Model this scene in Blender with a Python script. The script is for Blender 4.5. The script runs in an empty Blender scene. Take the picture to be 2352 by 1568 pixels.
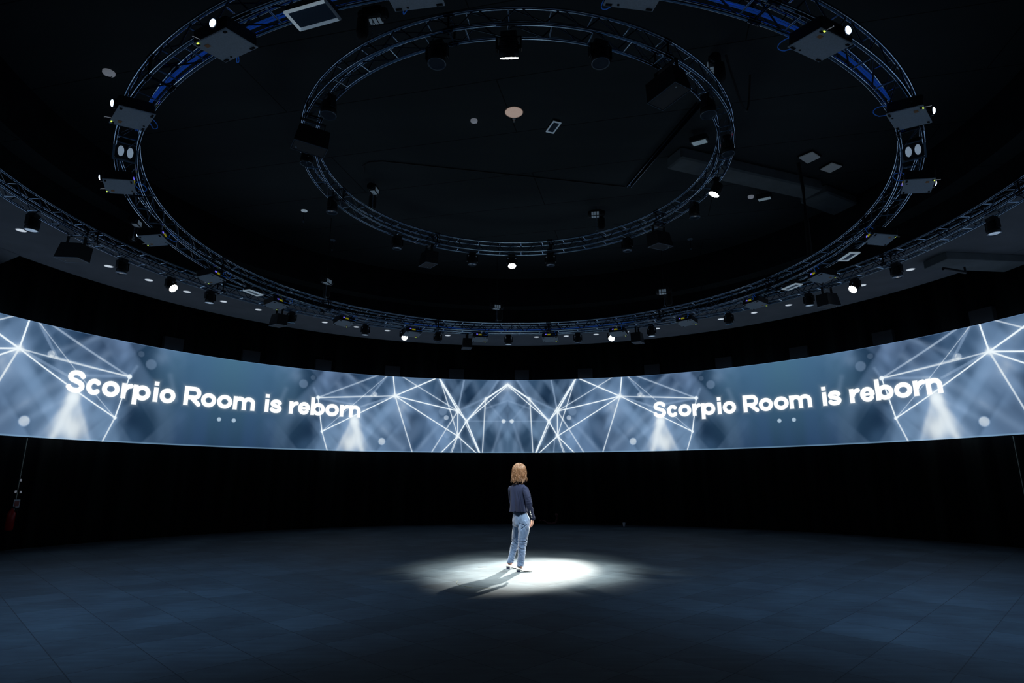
import bpy, bmesh, math, random
import numpy as np
from mathutils import Vector, Matrix, Euler
random.seed(7)
C = bpy.context.scene.collection
R = math.radians
sin, cos, pi = math.sin, math.cos, math.pi

# ------------------------------------------------------------------ camera, world, exposure
CAM = (-0.09, -9.35, 1.42)
cd = bpy.data.cameras.new('camera'); cam = bpy.data.objects.new('camera', cd); C.objects.link(cam)
cd.sensor_width = 36; cd.sensor_fit = 'HORIZONTAL'
cd.lens = 1349.24 * 36 / 2352
cd.clip_start = .05; cd.clip_end = 100
cam.matrix_world = Matrix.Translation(CAM) @ Matrix.Rotation(R(90 + 13.386), 4, 'X') @ Matrix.Rotation(R(-0.093), 4, 'Z')
bpy.context.scene.camera = cam
w = bpy.data.worlds.new('world'); bpy.context.scene.world = w; w.use_nodes = True
w.node_tree.nodes['Background'].inputs[0].default_value = (0, 0, 0, 1)
w.node_tree.nodes['Background'].inputs[1].default_value = 0
vs = bpy.context.scene.view_settings
vs.view_transform = 'Standard'; vs.look = 'None'; vs.gamma = 1; vs.exposure = 0.0; vs.use_curve_mapping = False
bpy.context.scene.cycles.max_bounces = 6

SCREEN_GAIN = 1.0       # brightness of the projected picture
COLD = (1.0, 0.985, 0.89)
# stage lamps that are switched on: name key -> (watts, cone degrees, blend)
BEAM = {'near': (4300, 32, .9), 'side': (2600, 30, .9), 'far': (1100, 34, .9), 'outer': (3400, 17, .9), 'key': (16000, 17, .85)}
WASH = (.30, .58, 1.0)   # colour of the blue spots added to lift the floor, no known lamps

# room measures (metres, origin on the floor under the ring centre)
RA, ZA = 3.465, 6.688
RB, ZB = 5.598, 5.332
RC, ZC = 8.04, 5.909
HT = .11                # half width of the square truss
RS, ZS0, ZS1 = 11.3, 2.38, 4.922
ZCEIL, ZSOF, RSOF0, RSOF1, RWALL = 7.49, 6.005, 8.22, 10.57, 11.65

# ------------------------------------------------------------------ materials
def new_mat(name):
    m = bpy.data.materials.new(name); m.use_nodes = True
    return m, m.node_tree.nodes, m.node_tree.links, m.node_tree.nodes['Principled BSDF']
def pmat(name, col, rough=.5, metal=0., spec=.5, emit=None, es=1., noise=0., nscale=8., bump=0., bscale=40., stretch=None, coat=0.):
    m, N, L, b = new_mat(name)
    b.inputs['Base Color'].default_value = (*col, 1); b.inputs['Roughness'].default_value = rough
    b.inputs['Metallic'].default_value = metal; b.inputs['Specular IOR Level'].default_value = spec
    b.inputs['Coat Weight'].default_value = coat
    if emit: b.inputs['Emission Color'].default_value = (*emit, 1); b.inputs['Emission Strength'].default_value = es
    if noise or bump:
        tc = N.new('ShaderNodeTexCoord'); mp = N.new('ShaderNodeMapping'); L.new(tc.outputs['Object'], mp.inputs[0])
        if stretch: mp.inputs['Scale'].default_value = stretch
    if noise:
        n = N.new('ShaderNodeTexNoise'); n.inputs['Scale'].default_value = nscale; n.inputs['Detail'].default_value = 5
        L.new(mp.outputs[0], n.inputs[0])
        r = N.new('ShaderNodeValToRGB')
        r.color_ramp.elements[0].position = .3; r.color_ramp.elements[1].position = .7
        r.color_ramp.elements[0].color = (*[c * (1 - noise) for c in col], 1)
        r.color_ramp.elements[1].color = (*[min(1, c * (1 + noise)) for c in col], 1)
        L.new(n.outputs[0], r.inputs[0]); L.new(r.outputs[0], b.inputs['Base Color'])
    if bump:
        n2 = N.new('ShaderNodeTexNoise'); n2.inputs['Scale'].default_value = bscale; n2.inputs['Detail'].default_value = 4
        L.new(mp.outputs[0], n2.inputs[0])
        bp = N.new('ShaderNodeBump'); bp.inputs['Strength'].default_value = bump; bp.inputs['Distance'].default_value = .02
        L.new(n2.outputs[0], bp.inputs['Height']); L.new(bp.outputs[0], b.inputs['Normal'])
    return m
def emat(name, col, s):
    m = bpy.data.materials.new(name); m.use_nodes = True; N = m.node_tree.nodes; L = m.node_tree.links
    N.clear(); e = N.new('ShaderNodeEmission'); o = N.new('ShaderNodeOutputMaterial')
    e.inputs[0].default_value = (*col, 1); e.inputs[1].default_value = s; L.new(e.outputs[0], o.inputs[0]); return m

M = {}
M['truss'] = pmat('truss_tube', (.50, .66, .84), .10, 1.0, .6)
M['brace'] = pmat('brace_tube', (.05, .075, .11), .16, 1.0, .6)
M['bolt'] = pmat('zinc_bolts', (.6, .66, .7), .3, .9)
M['black'] = pmat('black_housing', (.012, .014, .018), .45, 0, .4, bump=.15, bscale=90)
M['gloss'] = pmat('black_gloss', (.02, .024, .03), .25, .2, .5)
M['grey'] = pmat('grey_underside', (.70, .80, .92), .55, 0, .4, noise=.08, nscale=60)
M['foot'] = pmat('rubber', (.01, .01, .012), .8)
M['speaker'] = pmat('speaker_grille', (.03, .035, .045), .5, .2, .5, bump=.4, bscale=300)
M['edge'] = pmat('speaker_edge', (.22, .28, .36), .35, .5)
M['glass'] = pmat('lamp_front_glass', (.35, .42, .5), .12, .3, .9, emit=(.35, .47, .62), es=.42)  # emission stands in for the bluish reflection on unlit lamp glass
M['lens_dark'] = pmat('dark_lens', (.10, .13, .17), .1, .4, .9)
M['led'] = emat('led_cells', COLD, 9)
M['proj_lens'] = emat('projector_lens_light', (.55, .72, 1.0), 6)
M['green'] = emat('green_diode', (.7, 1.0, .1), 1.6)
M['violet'] = emat('violet_diode', (.16, .14, 1.0), 1.5)
M['red'] = emat('red_diode', (1.0, .02, .05), 1.6)
M['yellow'] = pmat('yellow_label', (.65, .6, .02), .5, emit=(.3, .28, .01), es=.5)  # slight glow added to the label colour
M['orange'] = pmat('orange_label', (.75, .36, .16), .6)
M['label'] = pmat('white_label', (.75, .8, .85), .5)
M['bluecable'] = pmat('blue_cable', (.04, .30, 1.0), .35, 0, .5, emit=(.01, .06, .3), es=.22)  # slight emission added to brighten the cable, which is no light source
M['blackcable'] = pmat('black_cable', (.015, .016, .02), .5)
M['palelabel'] = pmat('pale_label', (.45, .55, .62), .4, emit=(.30, .42, .55), es=.12)  # slight emission added to brighten the hoist labels
M['disc'] = pmat('downlight_diffuser', (.75, .78, .8), .5, emit=(.55, .62, .68), es=.85)  # emission stands in for screen light falling on the diffusers
M['whiteplastic'] = pmat('white_plastic', (.7, .72, .78), .4, emit=(.5, .55, .65), es=.16)  # faint glow added to the plastic, which is no light source
M['pink'] = pmat('beige_speaker_grille', (.75, .62, .55), .6, emit=(.5, .37, .31), es=.5, noise=.1, nscale=40)  # glow added to the grille, which is no light source
M['darktrim'] = pmat('dark_trim', (.02, .024, .028), .5)
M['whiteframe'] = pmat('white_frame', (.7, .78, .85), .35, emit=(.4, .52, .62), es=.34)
M['thinframe'] = pmat('thin_frame', (.5, .6, .7), .4, emit=(.3, .42, .55), es=.24)  # emission added to lighten the thin frame rails
M['frameglass'] = pmat('frame_glass', (.10, .13, .18), .15, .2, .8)
M['redpaint'] = pmat('red_paint', (.45, .01, .01), .35)
M['seam'] = pmat('metal_strip', (.35, .37, .3), .4, .6)
M['cup'] = pmat('plastic_cup', (.5, .5, .55), .2)
M['copper'] = pmat('worn_brass', (.8, .45, .3), .3, .8)

def wall_mat():
    m, N, L, b = new_mat('black_pleated_curtain')
    b.inputs['Roughness'].default_value = .9; b.inputs['Specular IOR Level'].default_value = .1
    tc = N.new('ShaderNodeTexCoord'); mp = N.new('ShaderNodeMapping'); mp.inputs['Scale'].default_value = (1, 1, .06)
    n = N.new('ShaderNodeTexNoise'); n.inputs['Scale'].default_value = 2.2; n.inputs['Detail'].default_value = 8
    r = N.new('ShaderNodeValToRGB'); r.color_ramp.elements[0].position = .42; r.color_ramp.elements[1].position = .68
    r.color_ramp.elements[0].color = (.003, .003, .004, 1); r.color_ramp.elements[1].color = (.012, .014, .013, 1)
    L.new(tc.outputs['Object'], mp.inputs[0]); L.new(mp.outputs[0], n.inputs[0]); L.new(n.outputs[0], r.inputs[0]); L.new(r.outputs[0], b.inputs['Base Color'])
    return m
M['wall'] = wall_mat()
M['fascia'] = pmat('black_paint_matte', (.012, .013, .016), .9, 0, .1, noise=.3, nscale=3)
def ceil_mat():
    m, N, L, b = new_mat('black_ceiling_paint')
    b.inputs['Roughness'].default_value = .85; b.inputs['Specular IOR Level'].default_value = .15
    tc = N.new('ShaderNodeTexCoord')
    n = N.new('ShaderNodeTexNoise'); n.inputs['Scale'].default_value = .5; n.inputs['Detail'].default_value = 6
    mp = N.new('ShaderNodeMapping'); mp.inputs['Rotation'].default_value = (0, 0, R(-14)); mp.inputs['Scale'].default_value = (.25, 1, 1)
    L.new(tc.outputs['Object'], mp.inputs[0]); L.new(mp.outputs[0], n.inputs[0])
    r = N.new('ShaderNodeValToRGB'); r.color_ramp.elements[0].position = .3; r.color_ramp.elements[1].position = .7
    r.color_ramp.elements[0].color = (.034, .042, .047, 1); r.color_ramp.elements[1].color = (.062, .074, .080, 1)
    L.new(n.outputs[0], r.inputs[0])
    # thin seams between the ceiling sheets
    mp2 = N.new('ShaderNodeMapping'); mp2.inputs['Rotation'].default_value = (0, 0, R(13)); L.new(tc.outputs['Object'], mp2.inputs[0])
    br = N.new('ShaderNodeTexBrick'); br.inputs['Scale'].default_value = 1; br.inputs['Brick Width'].default_value = 7.3; br.inputs['Row Height'].default_value = 1.45
    br.inputs['Mortar Size'].default_value = .012; br.inputs['Mortar Smooth'].default_value = .6
    br.inputs['Color1'].default_value = (1, 1, 1, 1); br.inputs['Color2'].default_value = (.9, .9, .9, 1); br.inputs['Mortar'].default_value = (.25, .25, .25, 1)
    L.new(mp2.outputs[0], br.inputs[0])
    mx = N.new('ShaderNodeMix'); mx.data_type = 'RGBA'; mx.blend_type = 'MULTIPLY'; mx.inputs[0].default_value = 1
    L.new(r.outputs[0], mx.inputs[6]); L.new(br.outputs[0], mx.inputs[7]); L.new(mx.outputs[2], b.inputs['Base Color'])
    return m
M['ceil'] = ceil_mat()
M['soffit'] = pmat('grey_plaster_soffit', (.185, .195, .215), .9, 0, .1, noise=.08, nscale=2)
M['duct'] = pmat('grey_duct', (.16, .18, .19), .8, 0, .2, noise=.15, nscale=3)

def floor_mat():
    m, N, L, b = new_mat('dark_tile_floor')
    tc = N.new('ShaderNodeTexCoord')
    mp = N.new('ShaderNodeMapping'); mp.inputs['Rotation'].default_value = (0, 0, R(-45)); mp.inputs['Location'].default_value = (.20, .06, 0)
    L.new(tc.outputs['Object'], mp.inputs[0])
    br = N.new('ShaderNodeTexBrick'); br.offset = 0; br.inputs['Scale'].default_value = 1
    br.inputs['Brick Width'].default_value = .6; br.inputs['Row Height'].default_value = .6
    br.inputs['Mortar Size'].default_value = .005; br.inputs['Mortar Smooth'].default_value = .3; br.inputs['Bias'].default_value = 0
    br.inputs['Color1'].default_value = (.78, .78, .78, 1); br.inputs['Color2'].default_value = (1.16, 1.16, 1.16, 1); br.inputs['Mortar'].default_value = (.35, .35, .35, 1)
    L.new(mp.outputs[0], br.inputs[0])
    n = N.new('ShaderNodeTexNoise'); n.inputs['Scale'].default_value = 1.1; n.inputs['Detail'].default_value = 9; n.inputs['Roughness'].default_value = .62
    L.new(tc.outputs['Object'], n.inputs[0])
    r = N.new('ShaderNodeValToRGB'); r.color_ramp.elements[0].position = .3; r.color_ramp.elements[1].position = .72
    r.color_ramp.elements[0].color = (.042, .061, .080, 1); r.color_ramp.elements[1].color = (.098, .134, .160, 1)
    L.new(n.outputs[0], r.inputs[0])
    mx = N.new('ShaderNodeMix'); mx.data_type = 'RGBA'; mx.blend_type = 'MULTIPLY'; mx.inputs[0].default_value = 1
    L.new(r.outputs[0], mx.inputs[6]); L.new(br.outputs[0], mx.inputs[7])
    # scuffs
    v = N.new('ShaderNodeTexNoise'); v.inputs['Scale'].default_value = 14; v.inputs['Detail'].default_value = 3
    mp3 = N.new('ShaderNodeMapping'); mp3.inputs['Scale'].default_value = (.15, 1, 1); mp3.inputs['Rotation'].default_value = (0, 0, R(20))
    L.new(tc.outputs['Object'], mp3.inputs[0]); L.new(mp3.outputs[0], v.inputs[0])
    vr = N.new('ShaderNodeValToRGB'); vr.color_ramp.elements[0].position = .35; vr.color_ramp.elements[1].position = .7
    vr.color_ramp.elements[0].color = (.86, .86, .86, 1); vr.color_ramp.elements[1].color = (1.12, 1.12, 1.12, 1)
    L.new(v.outputs[0], vr.inputs[0])
    m2 = N.new('ShaderNodeMix'); m2.data_type = 'RGBA'; m2.blend_type = 'MULTIPLY'; m2.inputs[0].default_value = 1
    L.new(mx.outputs[2], m2.inputs[6]); L.new(vr.outputs[0], m2.inputs[7]); L.new(m2.outputs[2], b.inputs['Base Color'])
    rr = N.new('ShaderNodeMapRange'); rr.inputs[3].default_value = .55; rr.inputs[4].default_value = .75
    L.new(n.outputs[0], rr.inputs[0]); L.new(rr.outputs[0], b.inputs['Roughness'])
    b.inputs['Specular IOR Level'].default_value = .25
    bp = N.new('ShaderNodeBump'); bp.inputs['Strength'].default_value = .25; bp.inputs['Distance'].default_value = .01
    L.new(n.outputs[0], bp.inputs['Height']); L.new(bp.outputs[0], b.inputs['Normal'])
    return m
M['floor'] = floor_mat()

def screen_mat():  # fabric emits the picture itself; no projector light falls on it
    m = bpy.data.materials.new('projected_picture'); m.use_nodes = True; N = m.node_tree.nodes; L = m.node_tree.links
    N.clear(); e = N.new('ShaderNodeEmission'); o = N.new('ShaderNodeOutputMaterial'); a = N.new('ShaderNodeAttribute'); a.attribute_name = 'picture'
    e.inputs[1].default_value = SCREEN_GAIN
    L.new(a.outputs['Color'], e.inputs[0]); L.new(e.outputs[0], o.inputs[0]); return m
M['screen'] = screen_mat()

# ------------------------------------------------------------------ mesh helpers
class MB:
    def __init__(s): s.v = []; s.f = []; s.sm = []
    def add(s, vs, fs, smooth=False, mat=None):
        o = len(s.v)
        s.v += [tuple(mat @ Vector(p)) if mat else tuple(p) for p in vs]
        s.f += [tuple(i + o for i in f) for f in fs]; s.sm += [smooth] * len(fs); return s
    def box(s, cx, cy, cz, sx, sy, sz, mat=None, bev=0., taper=1.):
        x, y, z = sx / 2, sy / 2, sz / 2
        if bev <= 0:
            v = [(cx + a * x * (taper if c < 0 else 1), cy + b * y * (taper if c < 0 else 1), cz + c * z) for c in (-1, 1) for b in (-1, 1) for a in (-1, 1)]
            return s.add(v, [(0, 2, 3, 1), (4, 5, 7, 6), (0, 1, 5, 4), (2, 6, 7, 3), (0, 4, 6, 2), (1, 3, 7, 5)], False, mat)
        def ring(k, zz, t):
            xx, yy = x * t - k, y * t - k
            o = []
            for (a, b) in ((1, 1), (-1, 1), (-1, -1), (1, -1)):
                if (a, b) in ((1, 1), (-1, -1)): o += [(cx + a * (xx + 0), cy + b * (yy - bev), cz + zz), (cx + a * (xx - bev), cy + b * yy, cz + zz)]
                else: o += [(cx + a * (xx - bev), cy + b * yy, cz + zz), (cx + a * xx, cy + b * (yy - bev), cz + zz)]
            return o
        rs = [ring(bev, -z, taper), ring(0, -z + bev, taper), ring(0, z - bev, 1), ring(bev, z, 1)]
        v = sum(rs, []); f = [tuple(range(7, -1, -1)), tuple(range(24, 32))]
        for k in range(3):
            for i in range(8): f.append((k * 8 + i, k * 8 + (i + 1) % 8, k * 8 + 8 + (i + 1) % 8, k * 8 + 8 + i))
        return s.add(v, f, False, mat)
    def cyl(s, p0, p1, r0, r1=None, n=12, caps=True, mat=None, smooth=True):
        r1 = r0 if r1 is None else r1
        p0, p1 = Vector(p0), Vector(p1); d = (p1 - p0).normalized()
        a = d.orthogonal().normalized(); b = d.cross(a)
        v = [p + (a * cos(2 * pi * i / n) + b * sin(2 * pi * i / n)) * r for p, r in ((p0, r0), (p1, r1)) for i in range(n)]
        s.add(v, [(i, (i + 1) % n, n + (i + 1) % n, n + i) for i in range(n)], smooth, mat)
        if caps: s.add(v, [tuple(range(n - 1, -1, -1)), tuple(range(n, 2 * n))], False, mat)
        return s
    def tube(s, pts, r, n=8, closed=False, mat=None):
        P = [Vector(p) for p in pts]; m = len(P); v = []
        up = Vector((0, 0, 1))
        for i, p in enumerate(P):
            t = (P[(i + 1) % m] - P[i - 1]) if closed else (P[min(i + 1, m - 1)] - P[max(i - 1, 0)])
            t.normalize(); a = t.cross(up)
            if a.length < 1e-3: a = t.cross(Vector((1, 0, 0)))
            a.normalize(); b = a.cross(t); rr = r[i] if hasattr(r, '__len__') else r
            v += [p + (a * cos(2 * pi * k / n) + b * sin(2 * pi * k / n)) * rr for k in range(n)]
        f = [(i * n + k, i * n + (k + 1) % n, ((i + 1) % m) * n + (k + 1) % n, ((i + 1) % m) * n + k) for i in range(m if closed else m - 1) for k in range(n)]
        s.add(v, f, True, mat)
        if not closed: s.add(v, [tuple(range(n - 1, -1, -1)), tuple(range((m - 1) * n, m * n))], False, mat)
        return s
    def lathe(s, prof, n=24, mat=None, smooth=True, cap0=True, cap1=True):
        v = [(r * cos(2 * pi * i / n), r * sin(2 * pi * i / n), z) for r, z in prof for i in range(n)]
        f = [(k * n + i, k * n + (i + 1) % n, (k + 1) * n + (i + 1) % n, (k + 1) * n + i) for k in range(len(prof) - 1) for i in range(n)]
        s.add(v, f, smooth, mat)
        if cap0: s.add(v, [tuple(range(n - 1, -1, -1))], False, mat)
        if cap1: s.add(v, [tuple(range((len(prof) - 1) * n, len(prof) * n))], False, mat)
        return s
    def sphere(s, c, r, n=12, mat=None):
        rx, ry, rz = r if hasattr(r, '__len__') else (r, r, r)
        m = n // 2; v = [(c[0], c[1], c[2] - rz)]
        for j in range(1, m):
            ph = -pi / 2 + pi * j / m
            v += [(c[0] + rx * cos(ph) * cos(2 * pi * i / n), c[1] + ry * cos(ph) * sin(2 * pi * i / n), c[2] + rz * sin(ph)) for i in range(n)]
        v.append((c[0], c[1], c[2] + rz)); f = []
        for i in range(n):
            f.append((0, 1 + (i + 1) % n, 1 + i)); f.append((len(v) - 1, 1 + (m - 2) * n + i, 1 + (m - 2) * n + (i + 1) % n))
        for j in range(m - 2):
            for i in range(n): f.append((1 + j * n + i, 1 + j * n + (i + 1) % n, 1 + (j + 1) * n + (i + 1) % n, 1 + (j + 1) * n + i))
        return s.add(v, f, True, mat)
    def mesh(s, name, mat):
        me = bpy.data.meshes.new(name); me.from_pydata(s.v, [], s.f)
        me.polygons.foreach_set('use_smooth', s.sm); me.materials.append(mat); me.validate(); me.update()
        return me
    def build(s, name, mat, parent=None, loc=None, rot=None):
        o = bpy.data.objects.new(name, s.mesh(name, mat)); C.objects.link(o)
        if parent: o.parent = parent
        if loc: o.location = loc
        if rot: o.rotation_euler = rot
        return o
def tag(o, label, cat, group=None):
    o['label'] = label; o['category'] = cat
    if group: o['group'] = group
    return o
def thing(name, label, cat, loc=(0, 0, 0), rot=(0, 0, 0), group=None):
    o = bpy.data.objects.new(name, None); C.objects.link(o); o.location = loc; o.rotation_euler = rot
    o.empty_display_size = .1
    return tag(o, label, cat, group)
def kids(o): return [c for c in bpy.data.objects if c.parent == o]
def dup(root, loc, rot, label, scale=None):
    r = root.copy(); C.objects.link(r); r.location = loc; r.rotation_euler = rot; r['label'] = label
    if scale: r.scale = scale
    for ch in kids(root):
        c = ch.copy(); C.objects.link(c); c.parent = r
        for g in kids(ch):
            d = g.copy(); C.objects.link(d); d.parent = c
    return r
def struct(o): o['kind'] = 'structure'; return o
def pol(r, th, z=0.): return (r * sin(R(th)), r * cos(R(th)), z)

# ------------------------------------------------------------------ room shell
def annulus(r0, r1, z0, z1=None, n=180, t0=0, t1=360):
    z1 = z0 if z1 is None else z1; b = MB(); full = abs(t1 - t0) >= 360
    a = [t0 + (t1 - t0) * i / n for i in range(n if full else n + 1)]
    v = [pol(r0, t, z0) for t in a] + [pol(r1, t, z1) for t in a]; m = len(a)
    b.add(v, [(i, (i + 1) % m, m + (i + 1) % m, m + i) for i in range(n)], abs(z0 - z1) > 1e-4)
    return b
fl = MB(); n = 180
fl.add([(0, 0, 0)] + [pol(RWALL + .25, 360 * i / n, 0) for i in range(n)], [(0, 1 + (i + 1) % n, 1 + i) for i in range(n)])
struct(fl.build('floor', M['floor']))
def curtain(t0, t1):
    b = MB(); n = 900; v = []
    for i in range(n + 1):
        t = t0 + (t1 - t0) * i / n
        k = .035 * sin(R(t) * 190) + .02 * sin(R(t) * 83 + 1.3) + .01 * sin(R(t) * 431)
        v += [pol(RWALL + k, t, -.01), pol(RWALL + k * .7, t, 6.62)]
    return b.add(v, [(2 * i, 2 * i + 1, 2 * i + 3, 2 * i + 2) for i in range(n)], True)
struct(curtain(-90, 90).build('wall_back', M['wall']))
struct(curtain(90, 270).build('wall_front', M['wall']))
cl = MB(); n = 160
cl.add([(0, 0, ZCEIL)] + [pol(7.9, 360 * i / n, ZCEIL) for i in range(n)], [(0, 1 + i, 1 + (i + 1) % n) for i in range(n)])
struct(cl.build('ceiling', M['ceil']))
struct(annulus(7.82, 7.82, 6.61, ZCEIL).build('trim_1', M['fascia']))
struct(annulus(7.82, RSOF0 + .02, 6.61).build('trim_2', M['ceil']))
struct(annulus(RSOF0, RSOF0, ZSOF, 6.61).build('trim_3', M['fascia']))
struct(annulus(RSOF0, RSOF1, ZSOF).build('trim_4', M['soffit']))
struct(annulus(RSOF1, RSOF1, ZSOF, 6.62).build('trim_5', M['fascia']))
struct(annulus(RSOF1, RWALL + .1, 6.61).build('trim_6', M['fascia']))
# projecting corner of the soffit beyond the curved edge, both sides
for s in (-1, 1):
    b = MB(); t0, t1 = s * 78.4, s * 84.5
    b.add([pol(RSOF1 - .05, t0, ZSOF - .004), pol(RWALL - .1, s * 76.7, ZSOF - .004), pol(RWALL - .1, t1, ZSOF - .004), pol(RSOF1 - .05, t1, ZSOF - .004),
           pol(RSOF1 - .05, t0, ZSOF + .2), pol(RWALL - .1, s * 76.7, ZSOF + .2), pol(RWALL - .1, t1, ZSOF + .2), pol(RSOF1 - .05, t1, ZSOF + .2)],
          [(0, 1, 2, 3), (4, 7, 6, 5), (0, 4, 5, 1), (1, 5, 6, 2), (2, 6, 7, 3), (3, 7, 4, 0)])
    struct(b.build('trim_%d' % (7 if s < 0 else 8), M['soffit']))
# thin metal strips where the wall curtains meet
for s, k in ((-1, 9), (1, 10)):
    b = MB(); b.box(0, 0, 1.42, .014, .02, 1.9)
    struct(b.build('trim_%d' % k, M['seam'], None, pol(RWALL - .12, s * 70.9 + .4, 0), (0, 0, -R(s * 70.9))))

# ------------------------------------------------------------------ the wrap-round projection screen
LN = [ (-0.05,0.945,3.83,0.735,3,1),(-0.05,0.927,7.3,0.426,1.2,0.8),(3.83,0.735,7.3,0.426,2,0.9),(7.3,0.426,8.78,0.221,1.8,0.9),(8.78,0.221,11.73,-0.011,1.8,0.8),(7.3,0.426,4.85,-0.009,2.4,0.9),(7.55,0.411,4.99,-0.009,1.2,0.6),(8.78,0.221,5.44,-0.009,1.6,0.8),(8.78,0.221,9.8,-0.01,1.2,0.6),(8.88,0.221,10.03,-0.01,1,0.5),(12.18,0.996,8.85,0.562,2.6,0.9),(12.02,0.989,7.3,0.426,1.3,0.8),(12.12,0.996,9.71,0.447,1.6,0.6),(9.71,0.447,8.78,0.221,1.5,0.6),(8.85,0.562,7.3,0.426,2,0.9),(8.85,0.562,8.78,0.221,1.8,0.7),(8.85,0.562,19.89,0.74,1.8,0.9),(19.89,0.74,8.78,0.221,1.7,0.8),(12.92,1.002,19.89,0.74,2,1),(18.71,1.004,8.85,0.562,1.8,0.5),(20.36,1.007,19.89,0.74,1.8,1),(19.89,0.74,16.51,-0.014,2.2,0.55),(19.89,0.74,32.68,0.654,1.8,0.5),(19.89,0.74,31.67,0.234,1.4,0.9),(22.96,1.003,32.68,0.654,3,0.38),(23.27,0.731,32.68,0.654,2,0.35),(32.68,0.654,31.67,0.234,1.6,0.8),(31.67,0.234,30.57,-0.011,2,0.6),(32.68,0.654,26.85,0.595,5,0.4),(21.42,1.003,31.67,0.234,0.7,0.45),(1.75,0.993,3.83,0.735,5,0.35),(7.85,0.989,8.85,0.562,3.5,0.3),(3.99,0.696,4.43,-0.009,2.2,0.55),(8.85,0.562,3.83,0.75,5,0.3),(8.85,0.562,13.36,-0.012,2.6,0.5),(0.86,0.42,2.72,-0.009,6,0.22),(0.66,0.427,3.83,0.712,5,0.25),(7.3,0.426,-0.03,0.427,2,0.15),(8.29,0.191,8.02,-0.009,2,0.3),(19.89,0.74,25.53,0.574,4,0.25),(28.26,0.989,22.99,0.732,9,0.22),(33.41,0.767,32.68,0.654,5,0.3),(21.42,1.003,23.94,0.728,4,0.25),(29.64,0.847,23.63,0.244,11,0.2),(25.03,0.532,18.25,0.05,13,0.22),(26.88,0.38,29.13,-0.008,9,0.35),(26.51,0.381,24.93,-0.023,9,0.35),(26.71,0.41,21.68,0.132,9,0.2),(11.28,0.445,15.95,0.008,9,0.28),(23.93,0.713,26.65,0.323,10,0.2),(37.82,0.724,38.93,0.469,9,0.15),(15.95,0.955,18.49,0.552,14,0.15),(6.05,0.975,3.22,0.45,14,0.12),(-0.04,0.712,3.83,0.604,4,0.15),(26.55,.38,24.6,-.03,20,.38),(26.6,.38,29.0,-.03,20,.34),(26.6,.36,26.9,-.03,30,.42),(26.6,.38,23.2,-.03,12,.28),(19.9,.74,17.6,.56,12,.3),(12.2,.99,8.85,.56,9,.25),(8.8,.5,8.8,.15,14,.2),(3.8,.73,7.3,.43,9,.3),(2.2,.55,1.2,.0,12,.2)]
BL = [ (0.72,0.427,0.085,0.6,1),(3.83,0.735,0.075,0.95,2),(8.85,0.562,0.09,1,2),(7.3,0.426,0.039,0.8,2),(8.78,0.221,0.08,1,2),(19.89,0.74,0.046,1,2),(10.85,0.468,0.093,0.5,1),(23.28,0.746,0.085,0.4,1),(32.68,0.654,0.066,0.9,1),(31.67,0.234,0.046,0.9,1),(21.78,0.132,0.131,0.55,1),(26.59,0.374,0.131,0.5,2),(35.16,0.812,0.15,0.2,1),(33.72,0.901,0.085,0.1,1),(19.07,0.565,0.348,0.35,2),(10.63,0.235,0.124,0.2,1),(18.24,0.433,0.232,0.2,2),(26.6,0.10,0.55,0.62,2),(19.89,0.74,0.271,0.35,2),(8.85,0.562,0.232,0.25,2),(-0.05,0.867,0.348,0.3,2),(11.5,0.551,0.155,0.2,1),(20.98,0.545,0.193,0.15,2),(36.4,0.9,0.25,0.16,2),(3.42,0.512,0.425,0.15,2),(0.85,0.743,0.232,0.25,2),(21.5,0.3,0.3,0.22,2),(14.5,0.6,0.35,0.18,2),(0.0,0.93,0.28,0.4,2),(26.6,0.42,0.16,0.7,2),(17.0,0.85,0.3,0.2,2)]
GL = [ ('S',-4.081,-3.677),('c',-3.640,-3.294),('o',-3.272,-2.856),('r',-2.812,-2.585),('p',-2.530,-2.094),('i',-2.052,-1.870),('o',-1.855,-1.450),('R',-1.223,-0.768),('o',-0.757,-0.345),('o',-0.317,0.110),('m',0.139,0.764),('i',1.030,1.211),('s',1.228,1.554),('r',1.794,2.030),('e',2.068,2.436),('b',2.463,2.908),('o',2.926,3.359),('r',3.391,3.640),('n',3.690,4.060) ]
TH0, HALF = -1.25, 46.2
HS = ZS1 - ZS0
DEG = R(1) * RS
def srgb(c): return tuple(((x / 255) / 12.92) if x / 255 <= .04045 else (((x / 255) + .055) / 1.055) ** 2.4 for x in c)
def vnoise(X, Y, seed):
    rs = np.random.RandomState(seed); T = rs.rand(256, 256)
    xi = np.floor(X).astype(int); yi = np.floor(Y).astype(int); fx = X - xi; fy = Y - yi
    fx = fx * fx * (3 - 2 * fx); fy = fy * fy * (3 - 2 * fy)
    g = lambda a, b: T[a % 256, b % 256]
    return (g(xi, yi) * (1 - fx) + g(xi + 1, yi) * fx) * (1 - fy) + (g(xi, yi + 1) * (1 - fx) + g(xi + 1, yi + 1) * fx) * fy
def fbm(X, Y, seed, o=4):
    return sum(vnoise(X * 2 ** i, Y * 2 ** i, seed + i) * .5 ** i for i in range(o)) / sum(.5 ** i for i in range(o))
def seg_dist(X, Y, x0, y0, x1, y1):
    dx, dy = x1 - x0, y1 - y0; L2 = dx * dx + dy * dy + 1e-12
    t = np.clip(((X - x0) * dx + (Y - y0) * dy) / L2, 0, 1)
    return np.hypot(X - x0 - t * dx, Y - y0 - t * dy), t
def sstep(a, b, x):
    t = np.clip((x - a) / (b - a), 0, 1); return t * t * (3 - 2 * t)
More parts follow.
